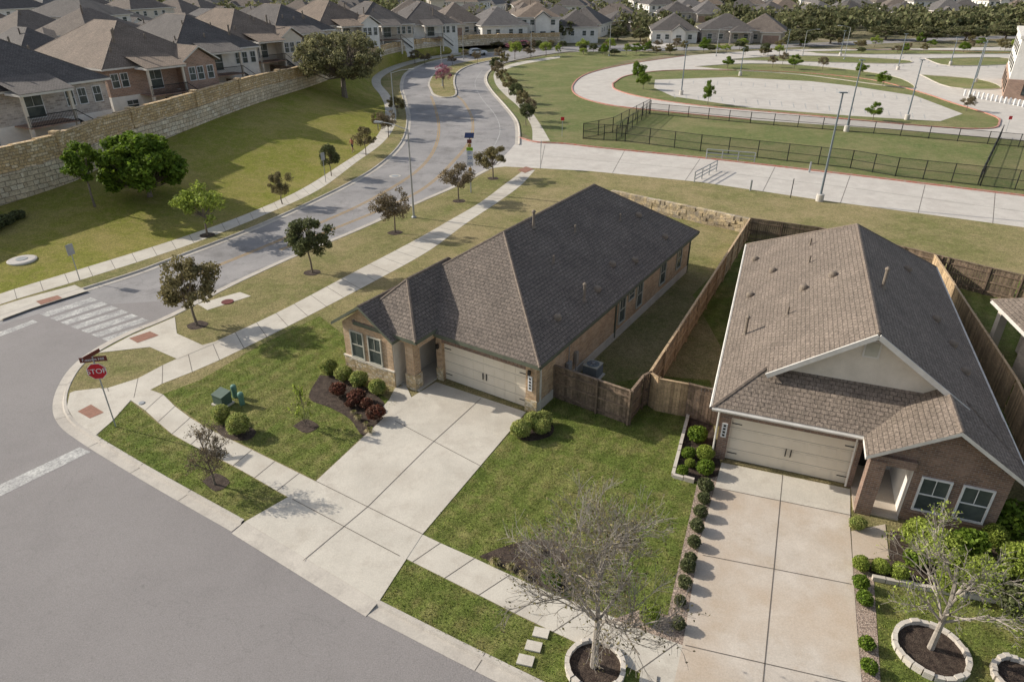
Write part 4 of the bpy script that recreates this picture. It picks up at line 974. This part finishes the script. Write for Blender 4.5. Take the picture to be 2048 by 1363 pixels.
CL=[clump(1),clump(2)]
def shrub(u,v,rpx,kind,sz=1.):
    p=S(u,v,.1); r=rpx/F*depth(p); p=S(u,v,.1+r*.8)
    me=SH[kind][random.randrange(2)]
    put({'yel':'variegated_shrub','red':'red_shrub','green':'green_shrub','dark':'dark_shrub','lime':'lime_shrub'}[kind],me,None,p,U(0,6.28),(r*U(.92,1.1),r*U(.92,1.1),r*.9*sz))
def gclump(u,v,rpx):
    p=S(u,v+rpx*.6,.11); r=rpx/F*depth(p); put('ornamental_grass',CL[random.randrange(2)],None,p,U(0,6),(r*1.1,r*1.1,r*1.1))
for u,v,r in ((656,732,20),(687,746,19),(718,757,20),(754,773,20),(441,826,23),(475,847,28),(1042,857,24),(1066,840,22),(1087,836,20),(1085,852,20)): shrub(u,v,r,'yel')
for u,v,r in ((676,778,20),(712,792,20),(752,824,22),(733,806,16),(700,806,12)): shrub(u,v,r,'red',.8)
for u,v,r in ((718,832,12),(740,857,13),(708,822,9),(990,1118,15),(1021,1128,14),(1048,1143,15),(1076,1093,15),(733,845,9)): gclump(u,v,r)
for u,v,r in ((1105,1150,26),(1098,1130,18),(1300,1228,24),(1395,868,22),(1378,905,15),(1412,934,20),(1380,925,12),(1410,905,20),(1365,940,14)): shrub(u,v,r,random.choice(['green','lime','green']))
for u,v in ((1412,970),(1408,995),(1401,1022),(1394,1050),(1388,1082),(1381,1115),(1375,1130),(1370,1163),(1360,1200),(1357,1245)): shrub(u,v,U(14,19),'dark')
for u,v in ((1722,1163),(1729,1195),(1733,1285),(1738,1330)): shrub(u,v,18,'green')
for u,v,r,k in ((1716,1045,18,'yel'),(1722,1125,20,'lime'),(1762,1132,20,'lime'),(1800,1142,22,'lime'),(1845,1070,40,'lime'),(1890,1100,45,'lime'),(1940,1090,40,'green'),(1970,1150,45,'lime'),(2030,1040,48,'green'),(2040,1120,45,'lime'),(1830,1115,25,'green'),(1900,1160,30,'lime'),(2030,1200,40,'dark'),(1990,1070,30,'lime')): shrub(u,v,r,k)
for u,v,r in ((10,440,22),(35,430,18),(-15,450,25)):
    p=S(u,v,1.5); rr=r/F*depth(p); put('dark_shrub',SH['dark'][0],None,p,0,(rr,rr,rr*.6))
cent=[];rad_=[]; mb=MB()
def addtree(x,y,z,s):
    k=random.randint(6,9)
    for i in range(k):
        cent.append((x+U(-1,1)*s*.6,y+U(-1,1)*s*.6,z+s*U(.45,1.25))); q=s*U(.35,.6); rad_.append((q,q,q*.8))
occ=np.array(occupied)
def free(x,y,d=8.5): return np.min(np.hypot(occ[:,0]-x,occ[:,1]-y))>d
cnt=0
while cnt<1500:
    x=U(-420,420); y=U(212,640)
    if x>30 and y<232: continue
    if x<-10 and y<222: continue
    if not free(x,y,7.5): continue
    addtree(x,y,2.5 if x<0 else 0,U(2.2,5.2)); cnt+=1
for i in range(300):
    x=U(75,330); y=U(226,292)+x*.08
    if free(x,y,7): addtree(x,y,0,U(1.8,5.2))
for i in range(420):
    x=-58-U(0,260); y=U(70,260)
    if free(x,y,8.2): addtree(x,y,2.9,U(1.6,3.6))
for i in range(1000):
    x=U(-900,900); y=U(640,1200); addtree(x,y,0,U(7,12))
mb.leaves(cent,rad_,16,1.0,l_far,4,.4,1.3); mb.build('distant_trees',uv=False)
for u,v,t,h in ((1600,92,56,38),(1660,88,56,30),(1770,80,48,36),(1850,84,52,38),(1930,82,50,32),(2010,80,48,34),(640,66,20,30),(60,60,10,35),(1235,82,52,22),(1280,84,55,20)):
    tree(u,v,t,h,'oak2',0)
# ------------------------------------------------------------------ street furniture
def street_lamp(u,v,top,arm=V((-1,.4,0)),al=2.4,z=.1):
    p=S(u,v,z); h=HT(p,top)-z; e=empty('street_lamp',p); mb=MB()
    mb.lathe((0,0,-.05),[(.22,0),(.22,.12),(.12,.2)],m_metal,10); mb.tube((0,0,.1),(0,0,h),.09,.055,m_metal,8,True); mb.build('column',e)
    mb=MB(); a=arm.normalized(); q=V((0,0,h-.1)); prev=q
    for i in range(1,6):
        t=i/5; n=q+a*(al*t)+V((0,0,.45*math.sin(t*1.6))); mb.tube(prev,n,.04,.035,m_metal,6); prev=n
    mb.build('arm',e); mb=MB(); w=V((-a.y,a.x,0)); mb.boxv(prev+a*.3,a*.36,w*.14,(0,0,.06),m_metal); mb.boxv(prev+a*.32-V((0,0,.07)),a*.22,w*.1,(0,0,.015),m_signw); mb.build('luminaire',e)
street_lamp(828,435,258); street_lamp(790,245,145,V((1,.1,0))); street_lamp(885,172,90,V((-1,0,0))); street_lamp(927,118,62,V((1,0,0)),2,); street_lamp(1062,112,48,V((-1,0,0)))
street_lamp(1605,112,62,V((1,0,0))); street_lamp(1688,118,55,V((-1,0,0))); street_lamp(1218,112,45,V((1,0,0))); street_lamp(1432,112,58,V((1,0,0))); street_lamp(95,75,25,V((1,0,0)),2.4,3)
def flood(u,v,top):
    p=S(u,v,0); h=HT(p,top); e=empty('parking_lot_light',p); mb=MB(); mb.lathe((0,0,0),[(.34,0),(.34,.7),(.3,.76)],m_lot,14); mb.tube((0,0,.7),(0,0,h),.11,.07,m_pole,8,True); mb.build('column',e)
    mb=MB(); mb.box(-.35,.35,-.14,.14,h-.06,h+.03,m_pole); mb.build('fixture',e)
for a in ((1638,404,185),(1692,263,120),(1813,240,120),(1362,190,88),(1480,152,96),(1935,205,85),(1950,165,78),(1795,140,68),(1570,118,60),(1900,130,75),(1680,112,62)): flood(*a)
def sign(name,u,v,top,build,rz,z=.1,r=.03):
    p=S(u,v,z); h=HT(p,top)-z; e=empty(name,p,rz); mb=MB(); mb.tube((0,0,-.1),(0,0,h),r,r,m_metal,8,True); mb.build('post',e); build(e,h); return e
def b_stop(e,h):
    mb=MB(); z=h-.75
    for R_,m,y in ((.42,m_signw,-.035),(.395,m_stop,-.045)):
        pts=[(R_*math.cos(math.pi/8+i*math.pi/4),y,z+R_*math.sin(math.pi/8+i*math.pi/4)) for i in range(8)]; mb.poly(pts,m)
        for i in range(8): a=pts[i];b=pts[(i+1)%8]; mb.poly([a,(a[0],-.03,a[2]),(b[0],-.03,b[2]),b],m)
    mb.poly([(.42*math.cos(math.pi/8-i*math.pi/4),-.028,z+.42*math.sin(math.pi/8-i*math.pi/4)) for i in range(8)],m_metal)
    mb.build('octagon_plate',e); txt('STOP','stop_lettering',e,(0,-.052,z),.34,m_signw,(math.pi/2,0,0))
    mb=MB(); mb.box(-.55,.55,-.012,.012,h-.28,h-.03,m_signbrown); mb.build('street_name_plate',e); txt('Pleasant Hill','street_name_lettering',e,(0,-.018,h-.155),.18,m_signw,(math.pi/2,0,0),.004)
    mb=MB(); mb.boxv((0,0,h+.09),(.22,.36,0),(-.01,.007,0),(0,0,.085),m_signbrown); mb.build('cross_street_plate',e)
sign('stop_sign',232,853,712,b_stop,math.radians(12))
def b_speed(e,h):
    mb=MB(); mb.boxv((0,0,h+.05),(.42,0,0),(0,.28,.16),(0,-.015,.026),m_blue); mb.box(-.3,.3,-.08,-.05,h-2.25,h-1.35,m_signw); mb.box(-.3,.3,-.08,-.05,h-1.33,h-1.02,m_signy)
    mb.box(-.3,.3,-.078,-.048,h-2.75,h-2.28,m_signw)
    mb.box(-.2,.2,-.2,-.03,h-.62,h-.3,m_signbrown)
    mb.box(-.13,.13,-.2,-.03,h-3.2,h-2.9,m_yellow); mb.box(-.15,.15,-.16,-.03,h-.98,h-.7,m_yellow); mb.build('plates_and_beacons',e)
    txt('SCHOOL','school_lettering',e,(0,-.085,h-1.17),.14,m_black,(math.pi/2,0,0))
    txt('SPEED\nLIMIT','speed_lettering',e,(0,-.085,h-1.52),.15,m_bluet,(math.pi/2,0,0)); txt('20','limit_number',e,(0,-.085,h-1.98),.42,m_bluet,(math.pi/2,0,0)); txt('WHEN\nFLASHING','condition_lettering',e,(0,-.083,h-2.5),.12,m_bluet,(math.pi/2,0,0))
sign('school_speed_limit_sign',942,385,272,b_speed,math.radians(-4),r=.06)
def b_back(e,h):
    mb=MB(); mb.box(-.25,.25,-.03,-.01,h-.75,h-.02,m_metal); mb.build('plate',e)
sign('traffic_sign',160,560,488,b_back,math.radians(65)); sign('traffic_sign',652,365,305,b_back,math.radians(60)); sign('traffic_sign',1081,335,282,b_back,math.radians(80))
def b_ped(e,h):
    mb=MB(); mb.boxv((0,-.03,h-.35),(.3,0,.3),(0,.01,0),(-.3,0,.3),m_signy); mb.build('plate',e)
sign('pedestrian_sign',757,258,226,b_ped,0)
def b_r(e,h):
    mb=MB(); mb.box(-.22,.22,-.03,-.01,h-.45,h-.02,m_stop); mb.build('plate',e)
sign('red_sign',1124,272,234,b_r,0); sign('red_sign',2012,262,232,b_r,0)
for u,v in ((1500,383),(1618,345)):
    p=S(u,v); mb=MB(); mb.tube(p,p+V((0,0,1.1)),.1,.1,m_metal,8,True); mb.build('steel_bollard')
mb=MB(); p=S(1580,398); mb.tube(p,p+V((0,0,1.9)),.04,.04,m_black,6,True); mb.build('fence_post')
p=S(447,808,.1); e=empty('transformer_box',p,math.radians(-30)); mb=MB(); mb.box(-.42,.42,-.36,.36,.02,.1,m_conc); mb.box(-.34,.34,-.28,.28,.1,.62,m_green_u)
mb.poly([(-.36,-.3,.62),(.36,-.3,.62),(.36,.3,.74),(-.36,.3,.74)],m_green_u); mb.poly([(-.36,-.3,.56),(.36,-.3,.56),(.36,-.3,.62),(-.36,-.3,.62)],m_green_u); mb.poly([(-.36,.3,.74),(.36,.3,.74),(.36,.3,.5),(-.36,.3,.5)],m_green_u)
mb.poly([(.36,-.3,.56),(.36,.3,.56),(.36,.3,.74),(.36,-.3,.62)],m_green_u); mb.poly([(-.36,-.3,.56),(-.36,.3,.56),(-.36,.3,.74),(-.36,-.3,.62)],m_green_u); mb.build('cabinet',e)
for u,v in ((471,793),(485,808)):
    p=S(u,v,.1); mb=MB(); mb.lathe(p,[(.13,0),(.13,.42),(.145,.44),(.145,.6),(.11,.67),(.04,.7)],m_green_p,16); mb.build('utility_pedestal')
def ac(p,rz):
    e=empty('air_conditioner_unit',p,rz); mb=MB(); mb.box(-.5,.5,-.5,.5,0,.08,m_conc); mb.box(-.38,.38,-.38,.38,.08,.72,m_metal)
    for i in range(8):
        for s_ in (-1,1): mb.box(-.39,.39,s_*.39-.01,s_*.39+.01,.14+i*.07,.17+i*.07,m_pole); mb.box(s_*.39-.01,s_*.39+.01,-.37,.37,.14+i*.07,.17+i*.07,m_pole)
    mb.box(-.4,.4,-.4,.4,.72,.76,m_frame); mb.lathe((0,0,.75),[(.33,.02),(.31,.03)],m_pole,20)
    for i in range(8):
        t=i*math.pi/4; mb.boxv((.17*math.cos(t),.17*math.sin(t),.80),(.16*math.cos(t),.16*math.sin(t),0),(-.008*math.sin(t),.008*math.cos(t),0),(0,0,.012),m_metal)
    mb.lathe((0,0,.78),[(.09,0),(.08,.05)],m_metal,10); mb.build('cabinet',e)
ac(M1@V((.35,4.9,.1)),R1); ac(M2@V((-.45,4.6,.1)),R2)
def car(u,v,rz):
    p=S(u,v,.02); e=empty('parked_car',p,rz); mb=MB(); prof=[(-2.3,.45),(-2.35,.85),(-2.2,1.0),(-1.0,1.05),(-.55,1.5),(-.1,1.62),(1.5,1.6),(2.2,1.1),(2.3,.9),(2.3,.45)]
    m=m_signw
    def sec(w0): return [(x,w0*(1 if z<1.06 else .82),z) for x,z in prof]
    L=sec(-.92);Rr=sec(.92); n=len(prof); mb.poly(L,m); mb.poly(Rr[::-1],m)
    for i in range(n):
        j=(i+1)%n; mb.poly([L[i],Rr[i],Rr[j],L[j]],m_glass if i in (3,6) else m)
    for s_ in (-1,1): mb.poly([(-.8,s_*.93,1.12),(-.45,s_*.83,1.5),(1.4,s_*.83,1.5),(1.8,s_*.93,1.12)],m_glass)
    mb.build('body',e); mb=MB()
    for x in (-1.45,1.45):
        for y in (-.9,.9): mb.tube((x,y-.1,.34),(x,y+.1,.34),.34,.34,m_black,16,True)
    mb.build('wheels',e)
car(955,111,math.radians(200))
# ------------------------------------------------------------------ pedestrian
def person(u,v,rz):
    p=S(u,v,.11)
    vs=[];es=[];rs=[]
    def add(pt,r,par=None):
        vs.append(pt); rs.append(r); i=len(vs)-1
        if par is not None: es.append((par,i))
        return i
    pel=add((0,0,.95),.14); sp1=add((0,-.01,1.12),.125,pel); ch=add((0,-.03,1.33),.15,sp1); nk=add((0,-.03,1.49),.055,ch); hd=add((0,-.05,1.58),.085,nk); ht=add((0,-.04,1.7),.09,hd); nose=add((0,-.13,1.6),.03,hd)
    for s_ in (-1,1):
        hip_=add((.09*s_,0,.9),.095,pel); kn=add((.1*s_,-.2*s_-.02,.5),.06,hip_); an=add((.1*s_,-.3*s_+.1,.1 if s_>0 else .13),.04,kn); add((.11*s_,-.3*s_-.05,.04 if s_>0 else .06),.04,an)
        sh=add((.19*s_,-.03,1.41),.055,ch); el=add((.25*s_,.1*s_,1.15),.042,sh); wr=add((.24*s_,.1*s_-.18,1.0),.028,el); pm=add((.235*s_,.1*s_-.25,.97),.035,wr)
        for k in range(4):
            f1=add((.235*s_+(k-1.5)*.02,.1*s_-.31,.95-.004*k),.009,pm); add((.235*s_+(k-1.5)*.02,.1*s_-.34,.92),.008,f1)
        add((.2*s_,.1*s_-.28,.99),.009,pm)
    me=bpy.data.meshes.new('pedestrian'); me.from_pydata(vs,es,[]); o=bpy.data.objects.new('tmp',me); COL.objects.link(o)
    md=o.modifiers.new('Skin','SKIN')
    lay=me.skin_vertices[0].data if len(me.skin_vertices) else None
    if lay:
        for i,r in enumerate(rs): lay[i].radius=(r,r); lay[i].use_root=(i==0)
    sb=o.modifiers.new('Sub','SUBSURF'); sb.levels=1; sb.render_levels=1
    bpy.context.view_layer.update(); dg=bpy.context.evaluated_depsgraph_get(); m2=bpy.data.meshes.new_from_object(o.evaluated_get(dg)); bpy.data.objects.remove(o)
    skin=mk('skin',(.45,.27,.19)); shirt=mk('shirt',(.55,.22,.14)); short=mk('shorts',(.03,.035,.05)); hair=mk('hair',(.05,.03,.02)); shoe=mk('shoes',(.5,.5,.5))
    for m in (skin,shirt,short,hair,shoe): m2.materials.append(m)
    for f in m2.polygons:
        c=f.center; k=0
        if c.z<.12:k=4
        elif .62<c.z<1.02 and abs(c.x)<.21: k=2
        elif 1.02<=c.z<1.46 and abs(c.x)<.23: k=1
        elif c.z>1.62 or (c.z>1.55 and c.y>0): k=3
        f.material_index=k; f.use_smooth=True
    put('pedestrian',m2,None,p,rz)
person(706,305,math.radians(-25))
# ------------------------------------------------------------------ camera, light
cam=bpy.data.cameras.new('camera'); co=bpy.data.objects.new('camera',cam); COL.objects.link(co)
co.location=(0,0,H); co.rotation_euler=(math.pi/2-PT,0,0); cam.lens=24.0; cam.sensor_width=36; cam.clip_end=5000; cam.clip_start=.1
scene.camera=co
EL=math.radians(28); AZ=math.radians(-20)
d=V((math.cos(AZ)*math.cos(EL),math.sin(AZ)*math.cos(EL),-math.sin(EL)))
sl=bpy.data.lights.new('sun','SUN'); sl.energy=5.0; sl.angle=math.radians(.5); sl.color=(1,.93,.82)
so=bpy.data.objects.new('sun',sl); COL.objects.link(so); so.rotation_euler=d.to_track_quat('-Z','Y').to_euler(); so.location=(-30,10,60)
w=bpy.data.worlds.new('World'); scene.world=w; w.use_nodes=True; nt=w.node_tree
sk=nt.nodes.new('ShaderNodeTexSky'); sk.sky_type='NISHITA'; sk.sun_disc=False; sk.sun_elevation=EL; sk.sun_rotation=math.atan2(-d.x,-d.y); sk.dust_density=1.8; sk.ozone_density=.8
hs=nt.nodes.new('ShaderNodeHueSaturation'); hs.inputs['Saturation'].default_value=.65; nt.links.new(sk.outputs[0],hs.inputs['Color'])
bg=nt.nodes['Background']; bg.inputs['Strength'].default_value=.15; nt.links.new(hs.outputs[0],bg.inputs[0])
scene.view_settings.view_transform='Standard'; scene.view_settings.look='None'; scene.view_settings.exposure=0
